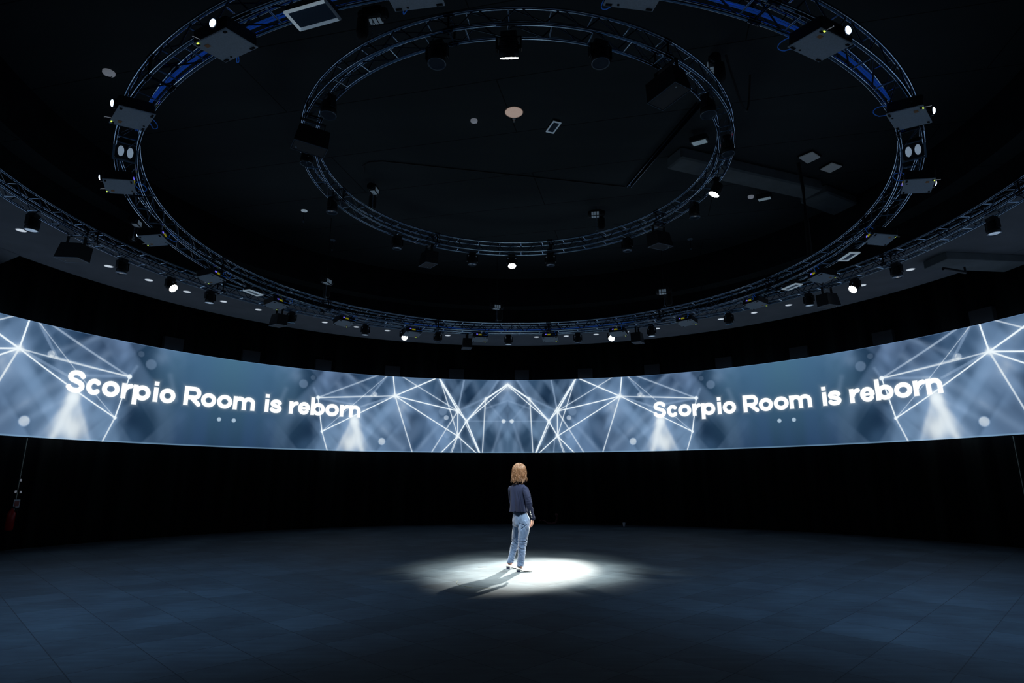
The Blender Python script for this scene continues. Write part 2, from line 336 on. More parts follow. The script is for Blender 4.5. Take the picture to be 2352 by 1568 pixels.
# --- letter strokes: cap height 1, each glyph gives (polylines, boxes) in a box of width w
CAP = .518; XH = .735
def arc(cx, cy, rx, ry, a0, a1, n=26):
    return [(cx + rx * cos(R(a0 + (a1 - a0) * i / n)), cy + ry * sin(R(a0 + (a1 - a0) * i / n))) for i in range(n + 1)]
def glyph(ch, w):
    t = .110; P = []; B = []
    xh = XH; h2 = xh / 2
    if ch == 'o': P.append(arc(w / 2, h2, w / 2 - t, h2 - t + .012, 0, 360))
    elif ch == 'c': P.append(arc(w / 2 + .02, h2, w / 2 - t + .01, h2 - t + .012, 48, 312))
    elif ch == 'e':
        P.append(arc(w / 2, h2, w / 2 - t, h2 - t + .012, 0, 318)); B.append((t, h2 - .068, w - t * .6, h2 + .068))
    elif ch in 'pb':
        cx = w / 2 + .03; P.append(arc(cx, h2, w - cx - t, h2 - t + .012, 0, 360))
        B.append((0, -.235, 2 * t, xh) if ch == 'p' else (0, 0, 2 * t, 1.07))
    elif ch == 'r':
        B.append((0, 0, 2 * t, xh)); P.append([(t + .01, xh - .34)] + arc(w + .03, h2 - .05, w - t, h2 - t + .06, 168, 98, 14))
    elif ch == 'n':
        B.append((0, 0, 2 * t, xh)); B.append((w - 2 * t, 0, w, xh * .52))
        P.append([(t, h2 - .02)] + arc(w / 2, h2 + .05, w / 2 - t, h2 - t - .045, 180, 0, 18) + [(w - t, h2 - .02)])
    elif ch == 'm':
        B += [(0, 0, 2 * t, xh), (w / 2 - t, 0, w / 2 + t, xh * .55), (w - 2 * t, 0, w, xh * .52)]
        for a, b in ((t, w / 2), (w / 2, w - t)):
            P.append([(a, h2)] + arc((a + b) / 2, h2 + .05, (b - a) / 2, h2 - t - .045, 180, 0, 18) + [(b, h2)])
    elif ch == 'i': B += [(w / 2 - t, 0, w / 2 + t, xh), (w / 2 - t, .83, w / 2 + t, 1.03)]
    elif ch == 'R':
        B.append((0, 0, 2 * t, 1)); rr = .235
        P.append([(t, 1 - t), (w - t - rr, 1 - t)] + arc(w - t - rr - .01, 1 - t - rr, rr, rr, 90, -90, 18) + [(t, 1 - t - 2 * rr)])
        P.append([(w * .52, .36), (w - t * .95, t * .75)])
    elif ch in 'sS':
        H = xh if ch == 's' else 1.0; tt = t * (.82 if ch == 's' else .98)
        pts = [(.86, .80), (.74, .905), (.52, .95), (.26, .90), (.13, .74), (.22, .60), (.50, .52), (.77, .43), (.88, .27), (.76, .10), (.49, .05), (.24, .09), (.10, .20)]
        q = [(tt + (x - .1) / .78 * (w - 2 * tt), tt * .9 + (y - .05) / .9 * (H - 1.8 * tt)) for x, y in pts]
        f = []
        for i in range(len(q) - 1):
            p0, p1, p2, p3 = q[max(i - 1, 0)], q[i], q[i + 1], q[min(i + 2, len(q) - 1)]
            for k in range(6):
                u = k / 6; f.append(tuple(.5 * ((2 * p1[j]) + (-p0[j] + p2[j]) * u + (2 * p0[j] - 5 * p1[j] + 4 * p2[j] - p3[j]) * u * u + (-p0[j] + 3 * p1[j] - 3 * p2[j] + p3[j]) * u ** 3) for j in (0, 1)))
        f.append(q[-1]); P.append(f)
    return P, B, t
def text_field(X, Z):
    """signed distance (metres) to the lettering, X metres from the text centre, Z metres above the baseline"""
    D = np.full(X.shape, 9.)
    for ch, a, b in GL:
        w = (b - a) / CAP
        sel = (X[:, 0] > a - .15) & (X[:, 0] < b + .15)
        if not sel.any(): continue
        i0, i1 = np.where(sel)[0][[0, -1]]; x = (X[i0:i1 + 1] - a) / CAP; y = Z[i0:i1 + 1] / CAP
        P, B, t = glyph(ch, w); d = np.full(x.shape, 9.)
        for pl in P:
            for (x0, y0), (x1, y1) in zip(pl, pl[1:]): d = np.minimum(d, seg_dist(x, y, x0, y0, x1, y1)[0] - t)
        for x0, y0, x1, y1 in B:
            dx = np.maximum(x0 - x, x - x1); dy = np.maximum(y0 - y, y - y1)
            d = np.minimum(d, np.maximum(dx, dy) + 0 * d)
        if ch == 'c': pass
        D[i0:i1 + 1] = np.minimum(D[i0:i1 + 1], d * CAP)
    return D
def picture(theta, z):
    """linear colour of the projected picture at bearings theta (1-D) and heights z (1-D)"""
    T, Z = np.meshgrid(theta, z, indexing='ij')
    rel = T - TH0
    u = np.abs((rel + HALF) % (2 * HALF) - HALF); v = (Z - ZS0) / HS
    X = u * DEG; Y = v * HS
    k = 1 - sstep(32, 44, u + 2.5 * vnoise(X * .45 + 9, Y * .6, 60) - 1)     # 1 in the net, 0 in the plain text field
    mott = fbm((X + .35 * Y) * .8 + 3, (Y - .2 * X) * .65 + 5, 11, 3); mot2 = fbm((X - .5 * Y) * 1.5 + 30, (Y + .3 * X) * .8 + 7, 31, 3)
    dark = np.array(srgb((24, 44, 70))); mid = np.array(srgb((52, 77, 108))); lite = np.array(srgb((122, 150, 190)))
    a = sstep(.28, .68, mott)[..., None]; b = sstep(.42, .78, mot2)[..., None] * .5
    net = dark * (1 - a) + mid * a; net = net * (1 - b) + lite * b
    # crossing out-of-focus streaks
    for sl, sd, am in ((.75, 41, .36), (-.9, 47, .28), (.2, 53, .2)):
        q = X + sl * Y; g = (sstep(.55, .82, vnoise(q * 2.1 + sd, Y * .35 + sd, sd)) * am * (.3 + .7 * vnoise(X * .8, Y * .9, sd + 1)))[..., None]
        net = net * (1 - g) + np.array(srgb((140, 170, 212))) * g
    # slow sideways tint changes
    hue = fbm(X * .35 + 70, Y * .3, 81, 2)[..., None]
    net = net * (np.array([.95, .98, 1.06]) * (1 - hue) + np.array([.98, 1.06, .92]) * hue)
    top = np.array(srgb((70, 110, 136))); bot = np.array(srgb((36, 62, 84))); vv = v[..., None]
    plain = bot * (1 - vv) + top * vv
    st = sstep(.35, .7, fbm(X * 1.6 + 13, Y * .12, 91, 2))[..., None]
    plain = plain * (1 - .22 * st) + np.array(srgb((58, 84, 140))) * .22 * st
    kk = k[..., None]; col = net * kk + plain * (1 - kk)
    white = np.array([.86, .95, 1.0])
    I = np.zeros(T.shape); tex = .62 + .7 * fbm(X * 3.5 + 3, Y * 1.6 + 8, 17, 3)
    for (u0, v0, u1, v1, wd, it) in LN:
        x0, y0, x1, y1 = u0 * DEG, v0 * HS, u1 * DEG, v1 * HS
        m0 = min(x0, x1) - .9; m1 = max(x0, x1) + .9
        sel = (X >= m0) & (X <= m1)
        if not sel.any(): continue
        d, t = seg_dist(X[sel], Y[sel], x0, y0, x1, y1)
        r = wd / 66 * .5
        if wd >= 5: g = np.exp(-(d / (r * 1.1)) ** 2) * it * .8 * tex[sel]
        else: g = it * (1 - sstep(r * .7, r + .012, d)) + .22 * it * np.exp(-(d / .06) ** 2)
        J = np.zeros(T.shape); J[sel] = g
        I = 1 - (1 - I) * (1 - np.clip(J, 0, 1))
    for (u0, v0, r, it, kind) in BL:
        d = np.hypot(X - u0 * DEG, Y - v0 * HS)
        g = it * ((1 - sstep(r * .72, r * 1.08, d)) if kind == 1 else np.exp(-(d / (r * .75)) ** 2) * tex)
        I = 1 - (1 - I) * (1 - g)
    I = np.clip(I, 0, 1)[..., None]
    haze = np.array(srgb((160, 190, 226)))
    col = col * (1 - I) + (haze * (1 - sstep(.25, .8, I)) + white * sstep(.25, .8, I)) * I
    # two small dots under the text centre
    for s in (1,):
        d = np.hypot(X - (HALF - 1.05) * DEG, Y - .305 * HS); g = (.72 * (1 - sstep(.045, .07, d)))[..., None]
        col = col * (1 - g) + np.array(srgb((190, 215, 235))) * g
    # lettering, reading left to right in both fields
    per = np.floor(rel / (2 * HALF)); xt = (rel - per * 2 * HALF - HALF) * DEG
    rows = np.zeros(T.shape)
    for p in np.unique(per[:, 0]):
        ii = np.where(per[:, 0] == p)[0]
        D = text_field(xt[ii], Z[ii] - 3.478)
        rows[ii] = (1 - sstep(-.006, .008, D))
        halo = .16 * np.exp(-np.clip(D, 0, 9) / .03)
        col[ii] = col[ii] * (1 - halo[..., None]) + np.array([.8, .95, 1.0]) * halo[..., None]
    rr = rows[..., None]; col = col * (1 - rr) + np.array([1.25, 1.28, 1.28]) * rr
    # lighter line along both borders
    e = (1 - sstep(.008, .018, v))[..., None] * .30; col = col * (1 - e) + np.array(srgb((150, 195, 230))) * e
    e = sstep(.992, .998, v)[..., None] * .25; col = col * (1 - e) + np.array(srgb((130, 170, 220))) * e
    back = 1 - .85 * sstep(105, 130, np.abs((T + 180) % 360 - 180))      # unseen stretch behind the camera, dimmed to keep the near floor dark
    col = col * back[..., None]
    return col
def screen_mesh():
    fine = 4300; a0, a1 = -104., 104.
    th = np.concatenate([np.linspace(a0, a1, fine), np.linspace(a1, a0 + 360, 900)[1:-1]])
    zz = np.linspace(ZS0, ZS1, 270); n, m = len(th), len(zz)
    col = np.concatenate([picture(th[i:i + 400], zz) for i in range(0, n, 400)])
    t = np.radians(th)[:, None]
    co = np.stack([RS * np.sin(t) + 0 * zz, RS * np.cos(t) + 0 * zz, zz + 0 * t], -1).reshape(-1, 3)
    i = np.arange(n)[:, None]; j = np.arange(m - 1)[None]; i2 = (i + 1) % n
    f = np.stack([i * m + j, i * m + j + 1, i2 * m + j + 1, i2 * m + j], -1).reshape(-1, 4)
    me = bpy.data.meshes.new('screen_fabric')
    me.vertices.add(len(co)); me.vertices.foreach_set('co', co.astype(np.float32).ravel())
    me.loops.add(f.size); me.loops.foreach_set('vertex_index', f.astype(np.int32).ravel())
    me.polygons.add(len(f)); me.polygons.foreach_set('loop_start', np.arange(0, f.size, 4, dtype=np.int32))
    try: me.polygons.foreach_set('loop_total', np.full(len(f), 4, dtype=np.int32))
    except Exception: pass
    me.update(calc_edges=True)
    at = me.color_attributes.new('picture', 'FLOAT_COLOR', 'POINT')
    c4 = np.ones((len(co), 4), np.float32); c4[:, :3] = col.reshape(-1, 3); at.data.foreach_set('color', c4.ravel())
    me.materials.append(M['screen']); me.validate(); return me
scr = thing('projection_screen', 'wide wrap-round screen glowing with blue network pattern and the words Scorpio Room is reborn', 'screen', (0, 0, 0))
o = bpy.data.objects.new('screen_fabric', screen_mesh()); C.objects.link(o); o.parent = scr
for nm, z in (('bottom_bar', ZS0 - .012), ('top_bar', ZS1 + .010)):
    b = MB(); b.tube([pol(RS + .01, 360 * i / 240, z) for i in range(240)], .011, 6, True); b.build(nm, M['gloss'], scr)

# ------------------------------------------------------------------ truss rings
def make_truss(name, label, r, z, bays, joints, tr=.024):
    root = thing(name, label, 'lighting truss', (0, 0, z))
    def P(k, t):   # k: (in/out, bottom/top)
        return pol(r + k[0] * HT, t, k[1] * HT)
    for k in ((-1, -1), (1, -1), (-1, 1), (1, 1)):
        b = MB(); b.tube([P(k, 360 * i / 240) for i in range(240)], tr, 10, True); b.build('chord', M['truss'], root)
    st = 360 / bays
    for nm, k0, k1, rung in (('top_lattice', (-1, 1), (1, 1), True), ('bottom_lattice', (-1, -1), (1, -1), True), ('inner_lattice', (-1, 1), (-1, -1), False), ('outer_lattice', (1, 1), (1, -1), False)):
        b = MB(); q = MB()
        for i in range(bays):
            t = i * st + (st * .25 if rung else 0)
            if rung:
                q.cyl(P(k0, t), P(k1, t), .010, n=8, caps=False)
                b.cyl(P(k0, t), P(k1, t + st), .008, n=6, caps=False)
            else:
                b.cyl(P(k0, t + .06 * st), P(k1, t + .46 * st), .009, n=6, caps=False); b.cyl(P(k1, t + .54 * st), P(k0, t + .94 * st), .009, n=6, caps=False)
        nd = len(b.f)
        if rung: b.add(q.v, q.f, True)
        lo = b.build(nm, M['brace'], root)
        if rung:      # the straight rungs are polished like the chords, the diagonals are dull
            lo.data.materials.append(M['truss']); lo.data.polygons.foreach_set('material_index', [0] * nd + [1] * (len(lo.data.polygons) - nd)); lo.data.update()
    for j in range(joints):
        t = 360 * (j + .30) / joints; b = MB()
        for k in ((-1, -1), (1, -1), (-1, 1), (1, 1)):
            p = Vector(P(k, t)); d = Vector((cos(R(t)), -sin(R(t)), 0))
            b.cyl(p - d * .06, p + d * .06, .030, n=10)
            for s in (-1, 1): b.sphere(p + d * s * .03 + Vector((0, 0, .030 * k[1])), .013, 6)
        for k0, k1 in (((-1, -1), (1, -1)), ((-1, 1), (1, 1)), ((-1, -1), (-1, 1)), ((1, -1), (1, 1))): b.cyl(P(k0, t), P(k1, t), .014, n=8)
        cp = b.build('coupler', M['brace'], root)
    return root
make_truss('circular_truss', 'smallest black ring of square lattice truss hanging over the middle of the room', RA, ZA, 44, 8, .022)
make_truss('circular_truss', 'middle-sized black truss ring carrying the row of grey-bottomed projectors', RB, ZB, 70, 12, .022)
make_truss('circular_truss', 'largest outermost black truss ring hanging in front of the pale downlights', RC, ZC, 100, 16, .022)

# ------------------------------------------------------------------ video projectors on the middle ring
def make_projector(label):
    W, L, H = .41, .32, .122
    t = thing('video_projector', label, 'projector', group='projectors on the middle truss ring')
    b = MB(); b.box(0, 0, H / 2 + .006, W - .006, L - .006, H, bev=.012); b.build('housing', M['black'], t)
    b = MB(); b.box(0, 0, .003, W, L, .012, bev=.003)
    pan = b.build('underside_panel', M['grey'], t)
    for x, y, sx in ((-.165, -.135, .05), (.165, -.135, .05), (-.165, .135, .03), (.165, .135, .03)):
        b = MB(); b.box(x, y, -.006, sx, .02, .008); b.build('foot', M['foot'], pan)
    b = MB(); b.cyl((.09, -.125, -.007), (.09, -.125, .0), .010, n=10); b.build('screw_hole', M['foot'], pan)
    b = MB(); b.box(.115, .085, -.0045, .045, .035, .003); b.build('sticker', M['orange'], pan)
    b = MB(); b.box(.150, .150, -.005, .018, .010, .006); b.build('status_light', M['green'], t)
    b = MB(); b.cyl((-.09, L / 2 - .01, .068), (-.09, L / 2 + .03, .068), .052, .048, n=20)
    ln = b.build('lens_barrel', M['gloss'], t)
    b = MB(); b.sphere((-.09, L / 2 + .030, .068), (.034, .016, .034), 14); b.build('lens', M['proj_lens'], ln)
    b = MB(); b.tube([(.12, L / 2 - .01, .02), (.12, L / 2 + .05, .015), (.13, L / 2 + .055, .015)], .003, 6); b.build('support_foot', M['whiteplastic'], t)
    # rear (faces the middle of the room)
    y = -L / 2 - .001
    b = MB()
    for x in (-.105, -.080):
        b.box(x, y, .082, .005, .004, .030); b.box(x, y, .082, .016, .004, .006)
    b.build('indicator', M['violet'], t)
    b = MB(); b.box(-.022, y, .070, .075, .004, .032); b.box(.02, y, .062, .025, .004, .014); b.build('warning_label', M['yellow'], t)
    b = MB(); b.box(-.005, y, .098, .085, .003, .006); b.box(.025, y, .093, .030, .003, .006); b.build('printed_label', M['label'], t)
    b = MB()
    for i in range(7): b.box(.13, y, .045 + i * .013, .07, .004, .004)
    b.build('connector_slots', M['gloss'], t)
    # cable loop from the rear up to the truss
    pts = [(.06, -L / 2, .06)]
    for i in range(1, 13):
        a = R(-70 + i * 13.); pts.append((.12 + .06 * cos(a), -L / 2 - .12 * cos(a) * .9 - .012, .075 + .062 * sin(a)))
    pts += [(.13, -L / 2 - .006, .120), (.14, -L / 2, .100)]; b = MB(); b.tube(pts, .0045, 6); b.build('cable', M['bluecable'], t)
    # hanging hooks
    b = MB()
    b.box(0, .10, H + .010, .30, .03, .012); b.box(0, -.02, H + .010, .30, .03, .012); b.box(.12, .04, H + .010, .03, .11, .011); b.box(-.12, .04, H + .010, .03, .11, .011); b.build('bracket', M['black'], t)
    return t
PROJ = {
 -171: 'grey projector underside at the top edge of the photo, left of centre',
 -153: 'large grey projector underside at upper left, tilted diamond-wise with glowing round lens',
 -135: 'grey projector at far left with bright blue lens point sticking out to its left',
 -117: 'grey projector at far left, directly below the square twin-lamp floodlight',
 -99: 'grey projector at left, just below a small chain hoist with pale squares',
 -81: 'projector at left overlapping the crossing with the outermost truss ring',
 -63: 'projector at left hanging just above a black loudspeaker on the outer ring',
 -45: 'second dark-bottomed projector left of the middle of the far arc, between two downlights',
 -27: 'projector at the far arc with a lit white stage lamp just left below it',
 -9: 'left one of the two central projectors on the far arc, facing straight on',
 9: 'right one of the two central projectors on the far arc, facing straight on',
 27: 'projector at the far arc with a lit white stage lamp right under it',
 45: 'projector right of centre on the far arc, beside a downlight, with pale underside',
 63: 'projector at right of the far arc next to the ladder-like truss crossing',
 81: 'projector at right between two white-framed light panels',
 99: 'grey projector at right with copper-coloured plugs on top and yellow rear label',
 117: 'grey projector at far right, directly below the square twin-lamp floodlight',
 135: 'grey projector at far right with bright blue lens point sticking out to its right',
 153: 'large grey projector underside at upper right with glowing round lens',
 171: 'grey projector underside at the top edge of the photo, right of centre'}
p0 = None
for k, lab in PROJ.items():
    th = k * 1.0 + (-.4 if k < 0 else .25) * (1 if abs(k) < 100 else 1.3)
    loc = pol(5.66, th, 5.028); rot = (R(-9.24), 0, -R(th))
    if p0 is None: p0 = make_projector(lab); p0.location = loc; p0.rotation_euler = rot
    else: dup(p0, loc, rot, lab)

# blue cable bundles lying in the middle ring
def bundle(t0, t1, label):
    b = MB(); rnd = random.Random(3)
    for s in range(5):
        ph = rnd.random() * 6; pts = []
        for i in range(61):
            t = t0 + (t1 - t0) * i / 60
            w = abs(sin(R(t) * 12))
            pts.append(pol(RB - .062 + .010 * cos(s * 1.26) * (.5 + w) + .004 * sin(R(t) * 31 + ph), t, ZB - HT + .042 + .010 * sin(s * 1.26) * (.5 + w)))
        b.tube(pts, .0055, 6)
    o = b.build('cable_bundle', M['bluecable']); tag(o, label, 'cables', 'blue cable bundles in the truss')
    return o
bundle(-174, -129, 'bright blue cable bundle inside the middle truss ring, upper left')
bundle(129, 174, 'bright blue cable bundle inside the middle truss ring, upper right')
bundle(-30, 32, 'dim blue cable bundle along the far arc of the middle truss ring')

# ------------------------------------------------------------------ stage lamps (moving heads)
def head_parts(t, lit, sc=1.):
    """origin is the clamp point; hangs down along -Z; head points along the tilt"""
    b = MB(); b.box(0, 0, -.045, .16 * sc, .12 * sc, .07, bev=.012); b.cyl((-.04, 0, -.01), (-.04, 0, .008), .016, n=8); b.cyl((.04, 0, -.01), (.04, 0, .008), .016, n=8)
    b.build('base', M['black'], t)
    b = MB()
    for s in (-1, 1):
        b.box(s * .118 * sc, 0, -.155, .022, .07 * sc, .17, bev=.006)
    b.box(0, 0, -.085, .25 * sc, .07 * sc, .018)
    b.build('yoke', M['gloss'], t)
def make_head(label, lit, tilt, loc, rot, sc=1., grp='stage lamps'):
    t = thing('stage_lamp', label, 'stage lamp', loc, rot, grp)
    head_parts(t, lit, sc)
    m = Matrix.Translation((0, 0, -.20)) @ Matrix.Rotation(tilt, 4, 'X')
    b = MB(); r = .098 * sc
    b.lathe([(r * .62, .105), (r * .86, .085), (r * .92, 0), (r, -.04), (r, -.105), (r * .9, -.108)], 24, m, cap1=False)
    for i in range(6): b.lathe([(r * .95, .07 - i * .018), (r * .97, .066 - i * .018), (r * .95, .062 - i * .018)], 24, m, cap0=False, cap1=False)
    for s in (-1, 1): b.cyl((s * .09 * sc, 0, 0), (s * .125 * sc, 0, 0), .03, n=12, mat=m)
    b.build('lamp_head', M['black'], t)
    if lit:
        b = MB(); b.lathe([(r * .9, -.100), (r * .9, -.104)], 24, m); b.build('front_plate', M['lens_dark'], t)
        b = MB()
        pos = [(0, 0)] + [(.042 * cos(R(60 * i)), .042 * sin(R(60 * i))) for i in range(6)] + [(.077 * cos(R(30 * i + 15)), .077 * sin(R(30 * i + 15))) for i in range(12)]
        for x, y in pos: b.cyl((x * sc, y * sc, -.104), (x * sc, y * sc, -.112), .0150 * sc, n=12, mat=m)
        b.build('led_cells', M['led'], t)
    else:
        b = MB(); b.lathe([(.001, -.096), (r * .5, -.100), (r * .86, -.102)], 24, m, cap0=False, cap1=False)
        b.build('lens', M['glass'] if lit is False else M['lens_dark'], t)
        b = MB(); b.lathe([(r * .86, -.100), (r * .98, -.112), (r * 1.02, -.104)], 24, m, cap0=False, cap1=False); b.build('lens_rim', M['edge'], t)
    return t
TARGET = Vector((.15, .95, 0))
def spot(th, r, z, kind):
    P, cone, blend = BEAM[kind]
    l = bpy.data.lights.new('stage_beam', 'SPOT'); l.energy = P; l.spot_size = R(cone); l.spot_blend = blend; l.color = COLD
    l.shadow_soft_size = .08
    o = bpy.data.objects.new('stage_beam', l); C.objects.link(o)
    loc = Vector(pol(r, th, z)); tgt = TARGET; d = (tgt - loc).normalized()
    o.location = loc + d * .16; o.rotation_euler = (tgt - loc).to_track_quat('-Z', 'Y').to_euler()
    return o
def place_head(label, ring, th, state, grp, sc=1., kind=None, tilt=None, dz=0.):
    r, z = {'A': (RA, ZA), 'B': (RB, ZB), 'C': (RC, ZC)}[ring]
    loc = pol(r, th, z - HT - .03 + dz)
    lit = {'lit': True, 'off': False, 'dark': None}[state]
    if tilt is None:
        if lit:
            q = Vector(pol(r, th, loc[2] - .2)); dist = (Vector((TARGET.x, TARGET.y)) - Vector((q.x, q.y))).length
            tl = -math.atan2(dist, q.z)
        else: tl = 0.
    else: tl = R(tilt)
    az = 0
    if lit:
        d = Vector((TARGET.x - loc[0], TARGET.y - loc[1])); az = math.atan2(d.x, d.y) - (R(th) + pi)
    t = make_head(label, lit, tl, loc, (0, 0, -R(th) - az), sc, grp)
    if kind: spot(th, r, loc[2] - .2, kind)
    return t
GC = 'stage lamps on the outermost truss ring'; GA = 'stage lamps on the innermost truss ring'
for th, st, lab, kd in (
  (-92.4, 'off', 'switched-off stage lamp at far left edge overlapping a white downlight', None),
  (-77.8, 'dark', 'dark stage lamp on outer ring, right of the black loudspeaker at far left', None),
  (-69.5, 'lit', 'lit white stage lamp with round cells at the left of the outer ring', 'outer'),
  (-62.4, 'off', 'unlit stage lamp with pale glass, first right of the lit one at left', None),
  (-46.9, 'dark', 'dark stage lamp half hidden behind the loudspeaker left of centre', None),
  (-32.0, 'off', 'unlit pale-glass stage lamp between two downlights, left of the far lit one', None),
  (-23.9, 'lit', 'lit white stage lamp on the far arc, left of centre', 'outer'),
  (-16.7, 'dark', 'dark stage lamp on the far arc, right of the left far lit lamp', None),
  (-1.4, 'off', 'unlit stage lamp with pale glass at the very middle of the far arc', None),
  (13.6, 'dark', 'dark stage lamp on the far arc, just right of the two central projectors', None),
  (20.9, 'lit', 'lit white stage lamp on the far arc, right of centre', 'key'),
  (29.2, 'off', 'stage lamp with bright glass right of the box loudspeaker on the far arc', None),
  (44.9, 'dark', 'dark stage lamp beside a downlight between two right-hand projectors', None),
  (60.1, 'off', 'stage lamp with bright glass immediately left of the right-hand loudspeaker', None),
  (68.4, 'lit', 'lit white stage lamp with round cells at the right of the outer ring', 'outer'),
  (75.5, 'dark', 'dark square-yoked stage lamp next to the rightmost downlight', None),
  (91.0, 'off', 'unlit stage lamp with pale glass near the right photo edge', None)):
    place_head(lab, 'C', th, st, GC, 1.0 if abs(th) < 95 else 1, kd)
for th, st, lab, kd, sc in (
  (-178, 'lit', 'large lit stage lamp seen from its side, top middle of the photo', 'near', 1.2),
  (-163.6, 'dark', 'dark stage lamp left of the large lit one at the top', None, 1.1),
  (163.8, 'dark', 'dark stage lamp right of the large lit one at the top', None, 1.1),
  (-132, 'dark', 'dark stage lamp with a thin bright rim ring, inner truss, upper left', None, 1.1),
  (-108, 'dark', 'dark stage lamp right below the loudspeaker at the left of the inner ring', None, 1.0),
  (-79.5, 'dark', 'dark stage lamp hanging left of the lower left hoist on the inner ring', None, 1.0),
  (-47, 'dark', 'dark stage lamp on the lower left of the inner ring, left of its tilted loudspeaker', None, 1.0),
  (-16.7, 'dark', 'dark stage lamp just left of the lit one at the inner ring bottom', None, 1.0),
  (-1.5, 'lit', 'lit stage lamp at the bottom middle of the inner ring', 'far', 1.0),
  (13.3, 'dark', 'dark stage lamp just right of the lit one at the inner ring bottom', None, 1.0),
  (43.8, 'dark', 'dark stage lamp on the inner ring, left of the lower right loudspeaker', None, 1.0),
  (75.5, 'dark', 'dark stage lamp below left of the bright lamp at the inner ring right side', None, 1.0),
  (90.7, 'lit', 'bright lit stage lamp at the right side of the inner ring', 'side', 1.0),
  (112.6, 'dark', 'dark stage lamp outside the right edge of the inner ring', None, 1.0),
  (131.9, 'dark', 'dark stage lamp with thin oval rim, inner ring, upper right', None, 1.1)):
    place_head(lab, 'A', th, st, GA, sc, kd)

# ------------------------------------------------------------------ loudspeakers
def make_speaker(label, loc, rot, grp):
    t = thing('loudspeaker', label, 'loudspeaker', loc, rot, grp)
    X, Y, H = .28, .47, .27
    m = Matrix.Translation((0, 0, -.42))
    v = [(-X / 2, -Y / 2, 0), (X / 2, -Y / 2, 0), (X / 2 * 1, Y / 2, 0), (-X / 2, Y / 2, 0), (-X / 2, -Y / 2, H), (X / 2, -Y / 2, H), (X / 2 * .8, Y / 2 * .8, H + .02), (-X / 2 * .8, Y / 2 * .8, H + .02)]
    b = MB(); b.add(v, [(3, 2, 1, 0), (4, 5, 6, 7), (0, 1, 5, 4), (1, 2, 6, 5), (2, 3, 7, 6), (3, 0, 4, 7)], False, m); b.build('cabinet', M['black'], t)
    b = MB(); b.box(0, 0, -.004, X - .03, Y - .03, .008, m); gr = b.build('grille', M['speaker'], t)
    b = MB()
    for s in (-1, 1): b.box(s * (X / 2 - .004), 0, -.006, .008, Y, .01, m); b.box(0, s * (Y / 2 - .004), -.006, X, .008, .01, m)
    b.build('grille_frame', M['edge'], t)
    b = MB(); b.cyl((.06, .17, -.011), (.06, .17, -.006), .012, n=10, mat=m); b.build('badge', M['label'], gr)
    b = MB()
    for s in (-1, 1): b.box(0, s * .17, -.08, .05, .012, .20); b.cyl((0, s * .17, -.17), (0, s * .185, -.17), .03, n=10)
    b.box(0, 0, .012, .05, .36, .014); b.build('yoke', M['black'], t)
    return t
GS = 'loudspeakers on the outermost truss ring'
for th, lab, rz in ((-85.5, 'black loudspeaker under the outer ring at far left', 0), (-49.3, 'black loudspeaker with shiny underside left of centre, under a projector', -3),
                (-10.4, 'small-looking black loudspeaker left of the middle, nearest the screen top', 0), (26.2, 'boxy black loudspeaker on the far arc, right of the lit lamp', 0), (63.4, 'black loudspeaker at right between bright-glass lamp and lit lamp', 2)):
    make_speaker(lab, pol(RC, th, ZC - HT - .05), (R(4), 0, -R(th) + R(rz)), GS)
GS2 = 'loudspeakers on the innermost truss ring'
for th, lab, rz, tx in ((-120.5, 'large black loudspeaker at the left of the inner ring', 0, 3), (-33.8, 'tilted black loudspeaker with thin outline, lower left of the inner ring', -5, 6),
                (57.5, 'tilted black loudspeaker with thin outline, lower right of the inner ring', 3, 5), (147.5, 'large black loudspeaker at the upper right of the inner ring', 0, 2)):
    o = make_speaker(lab, pol(RA, th, ZA - HT - .075), (R(tx), R(0), -R(th) + R(rz)), GS2)

# dark loudspeaker boxes standing behind the upper edge of the screen
b = MB(); b.box(0, 0, .36, .52, .30, .72, bev=.01)
bx = None
BOXL = ['leftmost', 'second from left', 'third from left', 'fourth from left', 'fifth from left', 'sixth from left', 'sixth from right', 'fifth from right', 'fourth from right', 'third from right', 'second from right', 'rightmost']
for i, th in enumerate((-55.5, -44.5, -33.2, -21.6, -10.4, 1.3, 12.6, 24.2, 36.0, 47.4, 58.9, 70.6)):
    lab = BOXL[i] + ' dark box peeking over the top edge of the screen'
    loc = pol(11.48, th, 4.62); rot = (0, 0, -R(th))
    if bx is None:
        bx = thing('surround_speaker', lab, 'loudspeaker', loc, rot, 'dark boxes behind the screen top')
        b = MB(); b.box(0, .05, .35, .52, .14, .70, bev=.01); b.build('cabinet', pmat('charcoal_cabinet', (.03, .032, .037), .6), bx)
        b = MB(); b.cyl((0, .05, .70), (0, .05, .84), .005, n=6); b.build('hanging_wire', M['darktrim'], bx)
    else: dup(bx, loc, rot, lab)

